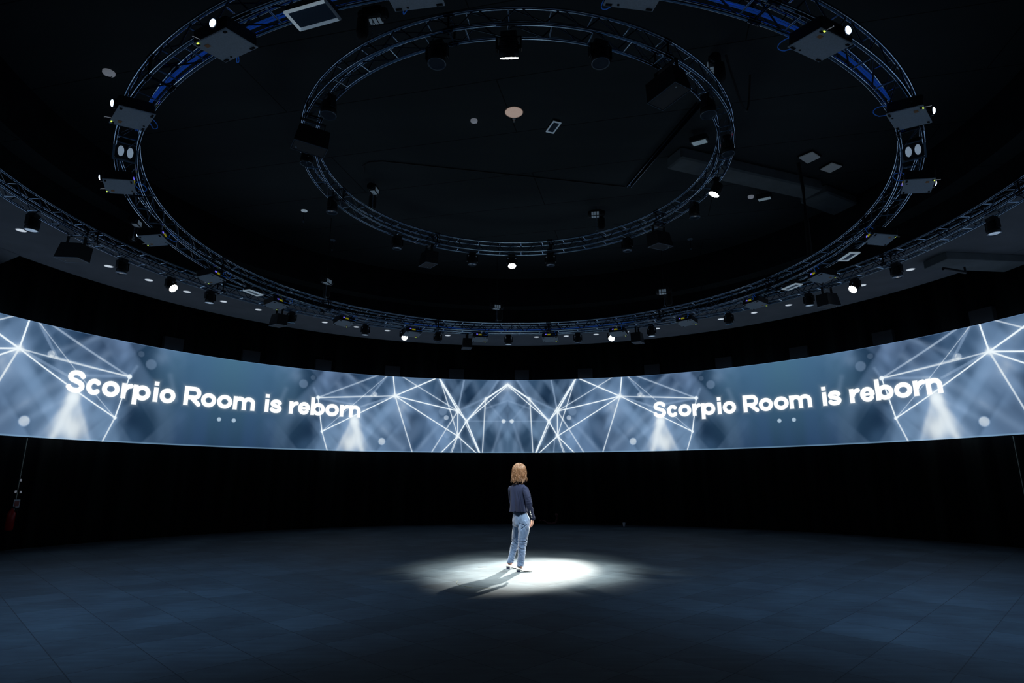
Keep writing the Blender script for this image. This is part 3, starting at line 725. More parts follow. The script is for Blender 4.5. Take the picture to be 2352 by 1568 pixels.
# ------------------------------------------------------------------ light fittings fixed in the middle ring
def make_flood(label, th, sd):
    t = thing('floodlight', label, 'floodlight', pol(RB, th, ZB - HT - .045), (0, R(30 * sd), -R(th)), 'twin-lamp floodlights')
    b = MB(); b.box(0, 0, .05, .23, .22, .09, bev=.01); b.build('housing', M['black'], t)
    for s in (-1, 1):
        b = MB(); b.box(0, s * .115, -.002, .25, .018, .02); b.build('frame_rail', M['edge'], t)
        b = MB(); b.box(s * .118, 0, -.002, .012, .21, .016); b.build('frame_rail', M['edge'], t)
        b = MB(); b.sphere((0, s * .046, .004), (.072, .032, .016), 18); b.build('lamp_cover', M['glass'], t)
make_flood('square floodlight with two oval lamp covers in the truss at far left', -124.5, 1)
make_flood('square floodlight with two oval lamp covers in the truss at far right', 124.5, -1)
def added_wash(th, r, z, P, cone=120, aim=None):  # extra spot added to brighten the floor, not a fitting of its own
    l = bpy.data.lights.new('added_wash', 'SPOT'); l.energy = P; l.spot_size = R(cone); l.spot_blend = 1; l.color = WASH; l.shadow_soft_size = .12
    o = bpy.data.objects.new('added_wash', l); C.objects.link(o); o.location = pol(r, th, z)
    if aim: o.rotation_euler = (Vector(aim) - o.location).to_track_quat('-Z', 'Y').to_euler()
    return o
for th in (-124.5, 124.5): added_wash(th, RB, ZB - HT - .16, 470, 98, (4.6 * (-1 if th < 0 else 1), -1.5, 0))  # added blue spots aimed at the side floor, real source unknown
for th in (-70.2, 73.6, 90.0): added_wash(th, RB, ZB - HT - .06, 120, 95)  # added blue spots below the light panels to lift the floor
def make_panel(label, x, y, z, az, L_=.38, W_=.17, glow=False):
    t = thing('light_panel', label, 'light panel', (x, y, z), (0, 0, az), 'white-framed light panels')
    f = .016 if glow or W_ < .16 else .034
    for s in (-1, 1):
        b = MB(); b.box(s * (L_ / 2 - f / 2), 0, 0, f, W_, .02); b.build('frame_rail', M['label'] if glow and s > 0 else (M['thinframe'] if W_ < .16 else M['whiteframe']), t)
        b = MB(); b.box(0, s * (W_ / 2 - f / 2), 0, L_ - 2 * f, f, .02); b.build('frame_rail', M['thinframe'] if (glow and s > 0) or W_ < .16 else M['whiteframe'], t)
    b = MB(); b.box(0, 0, .006, L_ - .05, W_ - .05, .012); b.build('glass', M['frameglass'], t)
    b = MB(); b.box(0, 0, .045, L_ - .02, W_ - .02, .06, bev=.008); b.build('housing', M['black'], t)
    return t
for th, r, lab in ((-70.2, 5.62, 'white-framed light panel under the truss at left, beside a projector'), (73.6, 5.62, 'white-framed light panel at right, left of the projector with pale underside'), (90.0, 5.62, 'white-framed light panel at right, upper one of the two')):
    make_panel(lab, *pol(r, th, ZB - HT - .11), -R(th))
pp = make_panel('large glassy light panel with two bright edges at the top left of centre', -1.71, -5.31, 5.11, R(-18), .40, .21, True)
pp = make_panel('small pale-framed panel on the ceiling right of the round beige disc', .64, -.235, ZCEIL - .06, R(-70), .33, .15)

# ------------------------------------------------------------------ chain hoists
def make_hoist(label, th, r, zb, ztruss, grp):
    t = thing('chain_hoist', label, 'hoist', pol(r, th, zb), (0, 0, -R(th) + .4), grp)
    b = MB(); b.box(0, 0, 0, .26, .17, .16, bev=.02); b.cyl((-.17, 0, 0), (.17, 0, 0), .075, n=16)
    for s in (-1, 1): b.cyl((s * .17, 0, 0), (s * .19, 0, 0), .06, n=16)
    b.build('motor_body', M['black'], t)
    b = MB(); 
    for i, x in enumerate((-.085, -.025, .035)): b.box(x, -.09, -.03, .046, .006, .08)
    for i, x in enumerate((-.085, -.025, .035)): b.box(x, -.02, -.082, .044, .09, .005)
    b.build('rating_label', M['palelabel'], t)
    b = MB(); b.lathe([(.02, -.06), (.075, -.10), (.08, -.30), (.06, -.36), (.01, -.37)], 12, Matrix.Translation((.11, .05, 0))); b.build('chain_bag', M['foot'], t)
    ch = MB(); L_ = zb - ztruss; n = int(L_ / .035)
    for i in range(n):
        z = -.07 - i * .035; m = Matrix.Translation((0, 0, z)) @ Matrix.Rotation((pi / 2) * (i % 2), 4, 'Z')
        ch.tube([(.009 * cos(a), 0, .022 * sin(a)) for a in [2 * pi * k / 6 for k in range(6)]], .0035, 4, True, m)
    if n > 0: ch.build('chain', M['edge'], t)
    b = MB(); zz = -L_ + .0
    b.tube([(-.03, 0, zz - .02), (-.03, 0, zz + .03), (0, 0, zz + .06), (.03, 0, zz + .03), (.03, 0, zz - .02)], .008, 6); b.sphere((-.03, 0, zz - .02), .015, 8); b.sphere((.03, 0, zz - .02), .015, 8)
    b.build('shackle', M['bolt'], t)
    top = ZCEIL - zb
    if top > .12:
        b = MB(); b.cyl((0, 0, .07), (0, 0, top), .008, n=6); b.build('suspension_rod', M['black'], t)
    b = MB(); b.cyl((0, 0, .06), (0, 0, .10), .02, n=8); b.build('top_hook', M['edge'], t)
    return t
GH = 'chain hoists above the innermost truss ring'
for th, lab in ((-58.8, 'chain hoist with pale squares inside the lower left of the inner ring'), (31.8, 'chain hoist with pale squares inside the lower right of the inner ring'),
                (124.5, 'dark chain hoist with one white label outside the inner ring, upper right'), (-147, 'dark chain hoist near the top edge, left of the large lit lamp')):
    make_hoist(lab, th, RA, 7.32, ZA + HT + .065, GH)
GH = 'chain hoists above the middle truss ring'
for th, lab in ((-51.2, 'small distant chain hoist left of centre, above the far truss'), (-5.0, 'small distant chain hoist at the centre above the far truss'), (40.1, 'small distant chain hoist right of centre, above the far truss')):
    make_hoist(lab, th, RB, 5.93, ZB + HT + .065, GH)
make_hoist('chain hoist at left seen just behind the middle truss, above a grey projector', -79, 7.72, 6.45, 6.10, 'chain hoists above the outermost truss ring')
b = MB()
q = [pol(RB, 79.7, 7.45), pol(RB + .02, 79.8, 6.9), pol(RB, 79.9, 6.2), pol(RB - .01, 79.7, 5.46)]
b.tube(q, [.035, .03, .045, .05], 8); o = b.build('chain_sleeve', M['foot']); tag(o, 'black chain sleeve hanging from ceiling to truss at right', 'hanging chain sleeve')

# ------------------------------------------------------------------ things on the ceiling
def make_detector(x, y, z, label, r=.085):
    t = thing('smoke_detector', label, 'smoke detector', (x, y, z), (0, 0, 0), 'smoke detectors on the ceiling')
    b = MB(); b.lathe([(r, .0), (r, -.025), (r * .8, -.045), (r * .35, -.055)], 24); b.build('cover', M['whiteplastic'], t)
    b = MB(); b.tube([(r * .55 * cos(a), r * .55 * sin(a), -.053) for a in [R(-60 + 20 * k) for k in range(7)]], .006, 6, False, Matrix.Rotation(R(90), 4, 'Z')); b.build('vent_slot', M['foot'], t)
make_detector(-6.22, -1.6, ZCEIL, 'white round smoke detector on dark ceiling at upper left')
make_detector(-.74, -.36, ZCEIL, 'white round smoke detector near the ceiling middle', .06)
make_detector(4.94, 1.97, ZCEIL - .24, 'white smoke detector on the grey duct at right', .06)
t = thing('ceiling_speaker', 'round beige disc in the middle of the dark ceiling', 'ceiling speaker', (-.05, -.59, ZCEIL))
b = MB(); b.lathe([(.148, 0), (.148, -.010), (.12, -.018)], 32); b.build('grille', M['pink'], t)
b = MB(); b.lathe([(.16, 0), (.16, -.006), (.149, -.008)], 32, None, True, False, False); b.build('rim', M['copper'], t)
t = thing('sprinkler', 'small brass sprinkler just beyond the beige ceiling disc', 'sprinkler', (-.05, -.40, ZCEIL), (0, 0, 0))
b = MB(); b.lathe([(.03, 0), (.03, -.01), (.012, -.02), (.010, -.05), (.022, -.055), (.022, -.06)], 12); b.build('body', M['bolt'], t)
for x, y, lab in ((-4.87, 3.11, 'pipe sprinkler hanging from the ceiling at left'), (-4.72, 4.81, 'faint sprinkler on the ceiling left, beyond the inner ring'), (4.51, 4.78, 'faint sprinkler on the ceiling right, beyond the inner ring')):
    t = thing('sprinkler', lab, 'sprinkler', (x, y, ZCEIL), (0, 0, 0), 'ceiling sprinklers')
    b = MB(); b.lathe([(.07, 0), (.07, -.012), (.02, -.03), (.016, -.03)], 16); b.build('rose', M['whiteframe'] if x < 0 and y < 4 else M['edge'], t)
    b = MB(); b.cyl((0, 0, -.03), (0, 0, -.26), .009, n=8); b.build('pipe', M['darktrim'], t)
    b = MB(); b.lathe([(.010, -.25), (.022, -.27), (.008, -.30)], 10); b.build('nozzle', M['edge'], t)
def quadbox(name, pts, z, h, mat, label, cat, grp=None):
    b = MB(); v = [(x, y, z) for x, y in pts] + [(x, y, z + h) for x, y in pts]; n = len(pts)
    b.add(v, [tuple(range(n)), tuple(range(2 * n - 1, n - 1, -1))] + [(i, i + n, (i + 1) % n + n, (i + 1) % n) for i in range(n)])
    return b, v
def ceil_panel(pts, label, mat, grp, name='ceiling_panel'):
    cx = sum(p[0] for p in pts) / 4; cy = sum(p[1] for p in pts) / 4
    t = thing(name, label, 'ceiling panel', (cx, cy, ZCEIL), (0, 0, 0), grp)
    P = [(x - cx, y - cy) for x, y in pts]
    b, _ = quadbox('', P, -.05, .05, mat, '', ''); b.build('face', mat, t)
    b, _ = quadbox('', [(x * 1.12, y * 1.12) for x, y in P], -.03, .03, mat, '', ''); b.build('rim', M['fascia'], t)
pg = pmat('grey_access_panel', (.45, .5, .55), .6, emit=(.2, .25, .3), es=.10)  # faint glow added to the panel colour
ceil_panel([(5.42, .80), (5.58, .60), (5.82, .78), (5.68, 1.0)], 'upper left one of two pale tilted panels on the ceiling at right', pg, 'pale ceiling panels')
ceil_panel([(6.06, 1.24), (6.16, 1.0), (6.42, 1.12), (6.31, 1.36)], 'lower right one of two pale tilted panels on the ceiling at right', pg, 'pale ceiling panels')
def box_lamp(label, x, y, az, h):
    t = thing('box_lamp', label, 'lamp', (x, y, ZCEIL - h), (R(12), 0, az), 'box lamps on the ceiling')
    b = MB(); b.box(0, 0, .05, .30, .26, .1, bev=.01); b.build('housing', M['black'], t)
    b = MB(); b.box(0, 0, -.003, .24, .20, .01); b.build('glass', pmat('streaky_glass', (.4, .5, .58), .3, emit=(.25, .35, .42), es=.30, noise=.5, nscale=14, stretch=(1, 6, 1)), t)
    b = MB(); b.cyl((-.1, 0, .1), (-.1, .03, h + .0), .008, n=6); b.cyl((.1, 0, .1), (.1, .03, h + .0), .008, n=6); b.build('bracket', M['edge'], t)
box_lamp('dark box lamp with streaky glass inside the right side of the inner ring', 3.26, .02, R(-30), .2)
box_lamp('box lamp with pale glass behind the grey duct at right', 5.32, 2.18, R(-30), .2)
# cable tray and surface cables
def strip(name, pts, w, h, mat, label, cat, z=ZCEIL):
    b = MB()
    for (x0, y0), (x1, y1) in zip(pts, pts[1:]):
        d = Vector((x1 - x0, y1 - y0, 0)); L_ = d.length; a = math.atan2(d.y, d.x)
        m = Matrix.Translation(((x0 + x1) / 2, (y0 + y1) / 2, z - h / 2)) @ Matrix.Rotation(a, 4, 'Z')
        b.box(0, -w / 2, 0, L_, .012, h, m); b.box(0, w / 2, 0, L_, .012, h, m); b.box(0, 0, h / 2 - .003, L_, w, .004, m)
    o = b.build(name, mat); tag(o, label, cat); return o
strip('cable_tray', [(3.0, -.85), (2.38, 1.95)], .09, .05, M['brace'], 'straight dark cable tray crossing the ceiling at right of the inner ring', 'cable tray')
b = MB()
pts = [(-3.05, 1.35), (-3.02, 1.12), (-2.86, .98), (-2.6, .95)] + [(-2.6 + i * .245, .95 + i * .0515) for i in range(1, 21)]
b.tube([(x, y, ZCEIL - .015) for x, y in pts], .012, 6); o = b.build('ceiling_cable', M['blackcable']); tag(o, 'thin dark cable running across the ceiling between the two lower hoists', 'cable')
b = MB(); b.tube([(2.9 + .5 * (i / 20) + .22 * sin(i / 20 * pi), -2.3 + 1.0 * sin(i / 20 * pi * .9) * .5 + .25 * (i / 20), 7.2 - .45 * sin(i / 20 * pi)) for i in range(21)], .016, 6)
o = b.build('hanging_cable', M['blackcable']); tag(o, 'black cable loop sagging beside the upper right hoist', 'cable')
# grey duct under the ceiling at right
def duct(name, a, b_, wd, z, h, label):
    d = Vector((b_[0] - a[0], b_[1] - a[1], 0)); L_ = d.length; an = math.atan2(d.y, d.x)
    b = MB(); b.box(0, 0, 0, L_, wd, h, bev=.03)
    o = b.build(name, M['duct'], None, ((a[0] + b_[0]) / 2, (a[1] + b_[1]) / 2, z), (0, 0, an)); tag(o, label, 'duct', 'grey ducts'); return o
duct('air_duct', (2.98, .67), (6.25, 1.93), .46, ZCEIL - .12, .24, 'long grey air duct crossing the ceiling at right behind the inner ring')
duct('air_duct', (6.35, 2.15), (7.75, 2.95), .62, ZCEIL - .10, .20, 'short grey duct continuing towards the right bend of the middle truss')
b = MB(); b.box(0, 0, 0, 1.9, .60, .16, bev=.01)
o = b.build('air_duct', M['duct'], None, (9.75, 2.38, ZSOF - .08), (0, 0, R(6))); tag(o, 'pale grey duct under the soffit at the right edge', 'duct', 'grey ducts')
b = MB(); b.cyl((0, 0, 0), (.62, .22, 0), .035, n=8); b.cyl((.62, .22, 0), (.62, .22, .12), .02, n=8)
o = b.build('support_arm', M['black'], None, (8.75, 2.02, ZSOF - .36)); tag(o, 'short black support arm under the pale duct at right', 'bracket')

# downlights in the soffit
def make_down(label, th):
    t = thing('downlight', label, 'downlight', pol(9.31, th, ZSOF), (0, 0, -R(th)), 'round downlights in the soffit')
    b = MB(); b.lathe([(.001, -.008), (.072, -.006), (.080, -.004)], 24, None, True, False, False); b.build('diffuser', M['disc'], t)
    b = MB(); b.lathe([(.079, -.008), (.088, -.006), (.090, 0.001)], 24, None, True, False, False); b.build('trim_ring', M['whiteplastic'], t)
    return t
k = -14; dn = None
names = {}
idx = [i for i in range(-14, 13)]
DL = ['at the far left, beside a stage lamp'] 
for n_, i in enumerate(idx):
    th = -1.55 + 5.94 * i
    side = 'left' if i < 0 else 'right'
    if i == 0: lab = 'pale round downlight at the very middle of the far arc'
    else: lab = 'pale round downlight in the soffit, number %d counted %s from the middle one' % (abs(i), side)
    if i == 12: th = 71.0
    if dn is None: dn = make_down(lab, th)
    else: dup(dn, pol(9.31, th, ZSOF), (0, 0, -R(th)), lab)

# ------------------------------------------------------------------ small things by the wall
t = thing('fire_extinguisher', 'red fire extinguisher on the dark wall at the far left edge', 'fire extinguisher', pol(11.42, -71.0, .42), (0, 0, R(71)))
b = MB(); b.lathe([(.055, 0), (.075, .02), (.075, .34), (.05, .40), (.022, .43), (.022, .46)], 16); b.build('cylinder', M['redpaint'], t)
b = MB(); b.box(0, 0, .48, .04, .10, .03); b.tube([(0, -.05, .47), (.07, -.06, .40), (.09, -.03, .2), (.08, 0, .08)], .010, 6); b.build('valve_and_hose', M['black'], t)
t = thing('wall_sign', 'small pale sign above the fire extinguisher at far left', 'sign', pol(11.45, -70.6, .97), (0, 0, R(71)))
b = MB(); b.box(0, 0, 0, .12, .006, .17); b.build('plate', M['label'], t)
b = MB(); b.box(0, -.005, 0, .09, .004, .11); b.build('print', pmat('dull_red_print', (.4, .12, .1), .5), t)
for th, z, lab in ((-70.6, 1.46, 'tiny pale wall switch above the paired ones at far left'), (-70.9, 1.22, 'left one of two tiny paired wall switches'), (-70.4, 1.21, 'right one of two tiny paired wall switches')):
    o = MB().box(0, 0, 0, .035, .02, .05, bev=.004).build('wall_switch', M['whiteplastic'], None, pol(11.45, th, z), (0, 0, R(71))); tag(o, lab, 'switch', 'wall switches')
b = MB(); b.tube([(-.42, 0, .12), (-.36, 0, .16), (-.25, 0, .13), (-.15, 0, .06), (.0, 0, .05), (.12, 0, .07), (.18, 0, .2), (.17, 0, .32), (.12, 0, .36)], [.012, .014, .014, .02, .02, .025, .04, .05, .03], 8)
o = b.build('coiled_hose', pmat('dull_pink_rubber', (.16, .05, .06), .6), None, pol(11.3, 6.3, .0)); tag(o, 'dim reddish curved hose lying at the dark wall right of the woman', 'hose')
b = MB(); b.lathe([(.03, 0), (.045, .12), (.047, .12), (.033, .004)], 16, None, True, True, False); o = b.build('cup', M['cup'], None, pol(11.0, 18.6, 0.001)); tag(o, 'small pale plastic cup on the floor near the far wall', 'cup')
b = MB(); b.sphere((0, 0, 0), .012, 8); o = b.build('warning_diode', M['red'], None, pol(RA + .06, 103.6, ZA - .02)); tag(o, 'tiny red diode glowing in the inner truss at right', 'indicator light')
b = MB(); b.tube([(.55 * cos(a), .55 * sin(a), 0) for a in [R(170 + 5 * i) for i in range(20)]], .0018, 4, False); o = b.build('floor_scratch', pmat('yellow_scratch', (.14, .15, .08), .6), None, (-.35, -.25, .002)); tag(o, 'thin curved yellowish mark on the lit floor left of the shadow', 'floor mark')
# small floor hatch seen in the light
b = MB(); b.box(0, 0, .001, .15, .07, .002); o = b.build('floor_plate', pmat('dark_brass', (.03, .035, .04), .6, .0), None, (-.60, 1.30, 0.0005), (0, 0, R(10))); tag(o, 'small dark floor plate left of the woman in the light pool', 'floor plate')

# ------------------------------------------------------------------ the woman
PX, PY = .014, .735
person = thing('person', 'woman standing in the light pool, seen from behind, in navy jacket, jeans and cream loafers', 'person', (PX, PY, 0))
def fuse(b, name, mat, voxel, smooth=2, parent=None, disp=None):
    me = b.mesh(name, mat); o = bpy.data.objects.new(name, me); C.objects.link(o)
    m = o.modifiers.new('r', 'REMESH'); m.mode = 'VOXEL'; m.voxel_size = voxel; m.use_smooth_shade = True
    if smooth: s = o.modifiers.new('s', 'SMOOTH'); s.iterations = smooth; s.factor = .5
    dg = bpy.context.evaluated_depsgraph_get(); ev = o.evaluated_get(dg)
    nm = bpy.data.meshes.new_from_object(ev); o.modifiers.clear(); o.data = nm
    nm.materials.clear(); nm.materials.append(mat)
    if disp:
        n = len(nm.vertices); co = np.empty(n * 3, np.float32); nm.vertices.foreach_get('co', co)
        no = np.empty(n * 3, np.float32); nm.vertices.foreach_get('normal', no)
        co = co.reshape(-1, 3); no = no.reshape(-1, 3); co = co + no * disp(co, no)[:, None]
        nm.vertices.foreach_set('co', co.astype(np.float32).ravel()); nm.update()
    nm.polygons.foreach_set('use_smooth', [True] * len(nm.polygons))
    if parent: o.parent = parent
    return o
def loft(b, secs, n=28, fold=None):
    """secs: (cx, cy, z, ra, rb, yaw) elliptical sections; yaw turns the long axis from +X"""
    v = []; m = len(secs)
    for j, (cx, cy, z, ra, rb, yaw) in enumerate(secs):
        for i in range(n):
            a = 2 * pi * i / n; k = 1 + (fold(a, j / (m - 1)) if fold else 0)
            x, y = ra * cos(a) * k, rb * sin(a) * k
            v.append((cx + x * cos(yaw) - y * sin(yaw), cy + x * sin(yaw) + y * cos(yaw), z))
    f = [(j * n + i, j * n + (i + 1) % n, (j + 1) * n + (i + 1) % n, (j + 1) * n + i) for j in range(m - 1) for i in range(n)]
    f += [tuple(range(n - 1, -1, -1)), tuple(range((m - 1) * n, m * n))]
    b.add(v, f, True); return b
def dense(secs, k=6):
    out = []
    for i in range(len(secs) - 1):
        p0, p1, p2, p3 = secs[max(i - 1, 0)], secs[i], secs[i + 1], secs[min(i + 2, len(secs) - 1)]
        for q in range(k):
            u = q / k
            out.append(tuple(.5 * ((2 * b) + (-a + c) * u + (2 * a - 5 * b + 4 * c - d) * u * u + (-a + 3 * b - 3 * c + d) * u ** 3) for a, b, c, d in zip(p0, p1, p2, p3)))
    out.append(secs[-1]); return out
def limb(b, pts, rs, n=14):
    """tapering rounded limb through the joints"""
    P = dense([tuple(p) + (r,) for p, r in zip(pts, rs)], 4)
    b.tube([p[:3] for p in P], [p[3] for p in P], n)
    b.sphere(P[0][:3], P[0][3], 12); b.sphere(P[-1][:3], P[-1][3], 12); return b
TY = R(-42)      # shoulders: long axis turned so that her right shoulder is nearer the camera
HY = R(-52)      # hips
hx, hy, hz = .022, .06, 1.565   # centre of the head
face_dir = Vector((sin(R(38)), cos(R(38)), .04)).normalized()
side_dir = Vector((cos(R(38)), -sin(R(38)), 0))
skin = pmat('skin', (.72, .42, .32), .5, noise=.06, nscale=30); skin.node_tree.nodes['Principled BSDF'].inputs['Subsurface Weight'].default_value = .08
b = MB()
# head: skull, face wedge, jaw, nose, ears, neck
def hp(f, s, z): return Vector((hx, hy, hz)) + face_dir * f + side_dir * s + Vector((0, 0, z))
b.sphere(hp(-.012, 0, .022), (.080, .080, .095), 20); b.sphere(hp(.026, 0, -.018), (.060, .060, .082), 18)
b.sphere(hp(.052, 0, -.078), (.026, .026, .024), 12); b.sphere(hp(.030, .028, -.060), .030, 10); b.sphere(hp(.030, -.028, -.060), .030, 10)
b.cyl(hp(.084, 0, .010), hp(.102, 0, -.030), .006, .012, 8); b.sphere(hp(.098, 0, -.030), .0125, 8)
for s in (-1, 1):
    b.sphere(hp(-.002, s * .078, -.005), (.014, .014, .028), 10); b.sphere(hp(.060, s * .042, -.018), .024, 10); b.sphere(hp(.078, s * .030, .024), (.018, .018, .010), 8)
b.sphere(hp(.086, 0, -.056), (.014, .014, .006), 8); b.sphere(hp(.083, 0, -.066), (.014, .014, .006), 8)
limb(b, [(hx - .005, hy - .01, 1.53), (.0, .045, 1.42), (-.003, .045, 1.36)], [.052, .050, .07])
# trunk
loft(b, dense([(0, .05, 1.38, .06, .05, TY), (0, .05, 1.33, .125, .06, TY), (0, .055, 1.24, .13, .08, TY), (.0, .06, 1.10, .11, .08, TY), (.02, .09, .98, .115, .08, HY), (.03, .10, .86, .118, .085, HY), (.03, .12, .78, .09, .07, HY)]))
# arms
RA_ = [(.115, -.085, 1.285), (.172, -.135, 1.075), (.226, -.100, .84)]
LA_ = [(-.108, .165, 1.28), (-.100, .265, 1.08), (-.030, .350, .865)]
limb(b, RA_, [.045, .035, .022]); limb(b, LA_, [.036, .030, .022])
# legs and feet inside jeans and shoes
limb(b, [(.085, .05, .78), (.068, .015, .45), (.030, .005, .09)], [.062, .045, .033]); limb(b, [(-.0, .185, .78), (-.055, .31, .45), (-.135, .365, .09)], [.058, .045, .033])
for fx, fy in ((-.035, .0), (-.205, .36)):
    limb(b, [(fx + .045, fy, .068), (fx + .11, fy, .032), (fx + .19, fy, .020)], [.030, .018, .010])
# hands: palm, four curled fingers of different length, thumb
def hand(b, wr, d, pl, th, curl):
    """wr wrist, d direction of the hand, pl palm normal, th thumb side"""
    wr, d, pl, th = Vector(wr), Vector(d).normalized(), Vector(pl).normalized(), Vector(th).normalized()
    for k in (-1.5, -.5, .5, 1.5):
        b.tube([wr + th * k * .008, wr + d * .035 + th * k * .017, wr + d * .080 + th * k * .0195], [.013, .0145, .0115], 8)
        b.sphere(wr + d * .080 + th * k * .0195, .0115, 8)
    for k, L_ in ((-1.5, .055), (-.5, .072), (.5, .078), (1.5, .070)):
        p = wr + d * .080 + th * k * .0205; q = d.copy(); pts = [p]
        for s, fr in enumerate((.42, .33, .25)):
            a = curl * (s + .6 + .12 * k); q = (d * cos(a) + pl * sin(a)); p = p + q * L_ * fr; pts.append(p)
        b.tube(pts, [.0098, .0090, .0080, .0066], 8); b.sphere(pts[-1], .0068, 8)
        for s in (1, 2): b.sphere(pts[s], .0090, 8)
    p = wr + d * .022 + th * .024; q = (d * .75 + th * .55 + pl * .4).normalized(); p1 = p + q * .038; p2 = p1 + (d * .95 + pl * .45 + th * .05).normalized() * .030
    b.tube([wr + d * .01 + th * .012, p, p1, p2], [.012, .0135, .0105, .0078], 8); b.sphere(p2, .0078, 8); b.sphere(p1, .0103, 8)
hand(b, (.227, -.098, .832), (-.10, .05, -1), (-.75, .45, 0), (.45, .75, 0), .34)
hand(b, (-.028, .352, .858), (.10, .08, -1), (.75, -.45, 0), (.45, .75, 0), .34)
body = fuse(b, 'body', skin, .0042, 2, person)
# eyes and mouth (turned away from the photo's camera)
b = MB()
for s in (-1, 1): b.sphere(hp(.0775, s * .031, .004), (.0115, .0115, .0085), 12)
b.build('eyes', pmat('eye_white', (.8, .8, .8), .2), person)
b = MB()
for s in (-1, 1): b.sphere(hp(.0885, s * .031, .004), (.0045, .0045, .0045), 8)
b.build('irises', pmat('iris', (.05, .06, .05), .2), person)
b = MB(); b.sphere(hp(.0895, 0, -.056), (.016, .016, .0045), 10); b.sphere(hp(.087, 0, -.064), (.015, .015, .005), 10); b.build('lips', pmat('lips', (.55, .2, .18), .4), person)

# jeans
def fab(name, base, hi, scale, bump, bs, st=(1, 1, 1), rough=.8, sheen=.3):
    m, N, L, q = new_mat(name); q.inputs['Roughness'].default_value = rough; q.inputs['Specular IOR Level'].default_value = .2
    q.inputs['Sheen Weight'].default_value = sheen
    tc = N.new('ShaderNodeTexCoord'); mp = N.new('ShaderNodeMapping'); mp.inputs['Scale'].default_value = st; L.new(tc.outputs['Object'], mp.inputs[0])
    n = N.new('ShaderNodeTexNoise'); n.inputs['Scale'].default_value = scale; n.inputs['Detail'].default_value = 8; L.new(mp.outputs[0], n.inputs[0])
    r = N.new('ShaderNodeValToRGB'); r.color_ramp.elements[0].position = .33; r.color_ramp.elements[1].position = .68
    r.color_ramp.elements[0].color = (*base, 1); r.color_ramp.elements[1].color = (*hi, 1); L.new(n.outputs[0], r.inputs[0]); L.new(r.outputs[0], q.inputs['Base Color'])
    n2 = N.new('ShaderNodeTexNoise'); n2.inputs['Scale'].default_value = bs; n2.inputs['Detail'].default_value = 3; L.new(tc.outputs['Object'], n2.inputs[0])
    bp = N.new('ShaderNodeBump'); bp.inputs['Strength'].default_value = bump; bp.inputs['Distance'].default_value = .01; L.new(n2.outputs[0], bp.inputs['Height']); L.new(bp.outputs[0], q.inputs['Normal'])
    return m
denim = fab('faded_denim', (.022, .048, .110), (.095, .16, .28), 9, .35, 60, (1, 1, .35))
navy = fab('navy_wool', (.005, .009, .028), (.011, .020, .056), 5, .2, 260, (1, 1, .3), .85, .0)
b = MB()
loft(b, dense([(.022, .095, .925, .132, .098, HY), (.030, .10, .87, .150, .112, HY), (.042, .105, .80, .168, .130, HY), (.045, .11, .73, .158, .125, HY), (.04, .115, .685, .12, .10, HY)], 4))
loft(b, dense([(.085, .045, .80, .098, .102, 0), (.092, .035, .70, .094, .098, 0), (.080, .025, .58, .083, .088, 0), (.062, .012, .43, .070, .074, 0), (.052, .006, .33, .064, .068, 0), (.038, .002, .20, .060, .062, 0), (.022, .0, .088, .055, .058, 0)], 5))
loft(b, dense([(-.005, .175, .80, .092, .10, 0), (-.015, .20, .70, .088, .095, 0), (-.030, .245, .58, .078, .085, 0), (-.055, .30, .43, .066, .072, 0), (-.078, .325, .33, .062, .066, 0), (-.112, .350, .20, .058, .060, 0), (-.140, .362, .095, .055, .056, 0)], 5))
def jeans_fold(co, no):
    x, y, z = co[:, 0], co[:, 1], co[:, 2]
    knee = np.exp(-((z - .41) / .09) ** 2); thigh = np.exp(-((z - .70) / .08) ** 2)
    n1 = vnoise(z * 48 + x * 14 + 2 * vnoise(x * 20, z * 9, 3), x * 9 + y * 9 + 5, 21) - .5
    n2 = vnoise(z * 20 + x * 34 + 7, x * 10 - y * 12 + z * 6, 22) - .5
    n3 = vnoise(z * 11 - x * 16 + 2, x * 20 + y * 14, 23) - .5
    d = .016 * knee * n1 + .018 * thigh * n2 + .012 * n3 + .005 * (vnoise(z * 60 + x * 30, x * 30, 24) - .5) * (z < .5)
    d -= .014 * np.exp(-((z - .705 - .75 * (x - .10)) / .008) ** 2) * (x > .03) * (x < .14) * (y < .05)
    d -= .012 * np.exp(-((z - .735 + .25 * (x - .05)) / .007) ** 2) * (x > .01) * (x < .10) * (y < .10)
    return d
jeans = fuse(b, 'jeans', denim, .0055, 2, person, jeans_fold)
b = MB()
loft(b, dense([(.022, .095, .928, .137, .103, HY), (.024, .096, .912, .139, .105, HY), (.027, .098, .893, .145, .109, HY)], 3)); wb = b.build('waistband', fab('shaded_denim', (.02, .035, .075), (.035, .055, .11), 12, .3, 80), jeans)  # darker denim holds the shade at the waistband
b = MB(); b.box(0, 0, 0, .085, .006, .10, bev=.002)
bp_ = b.build('back_pocket', fab('pocket_denim', (.06, .11, .20), (.13, .20, .32), 9, .3, 60), jeans, (.088, -.018, .80), (R(-8), 0, R(10)))

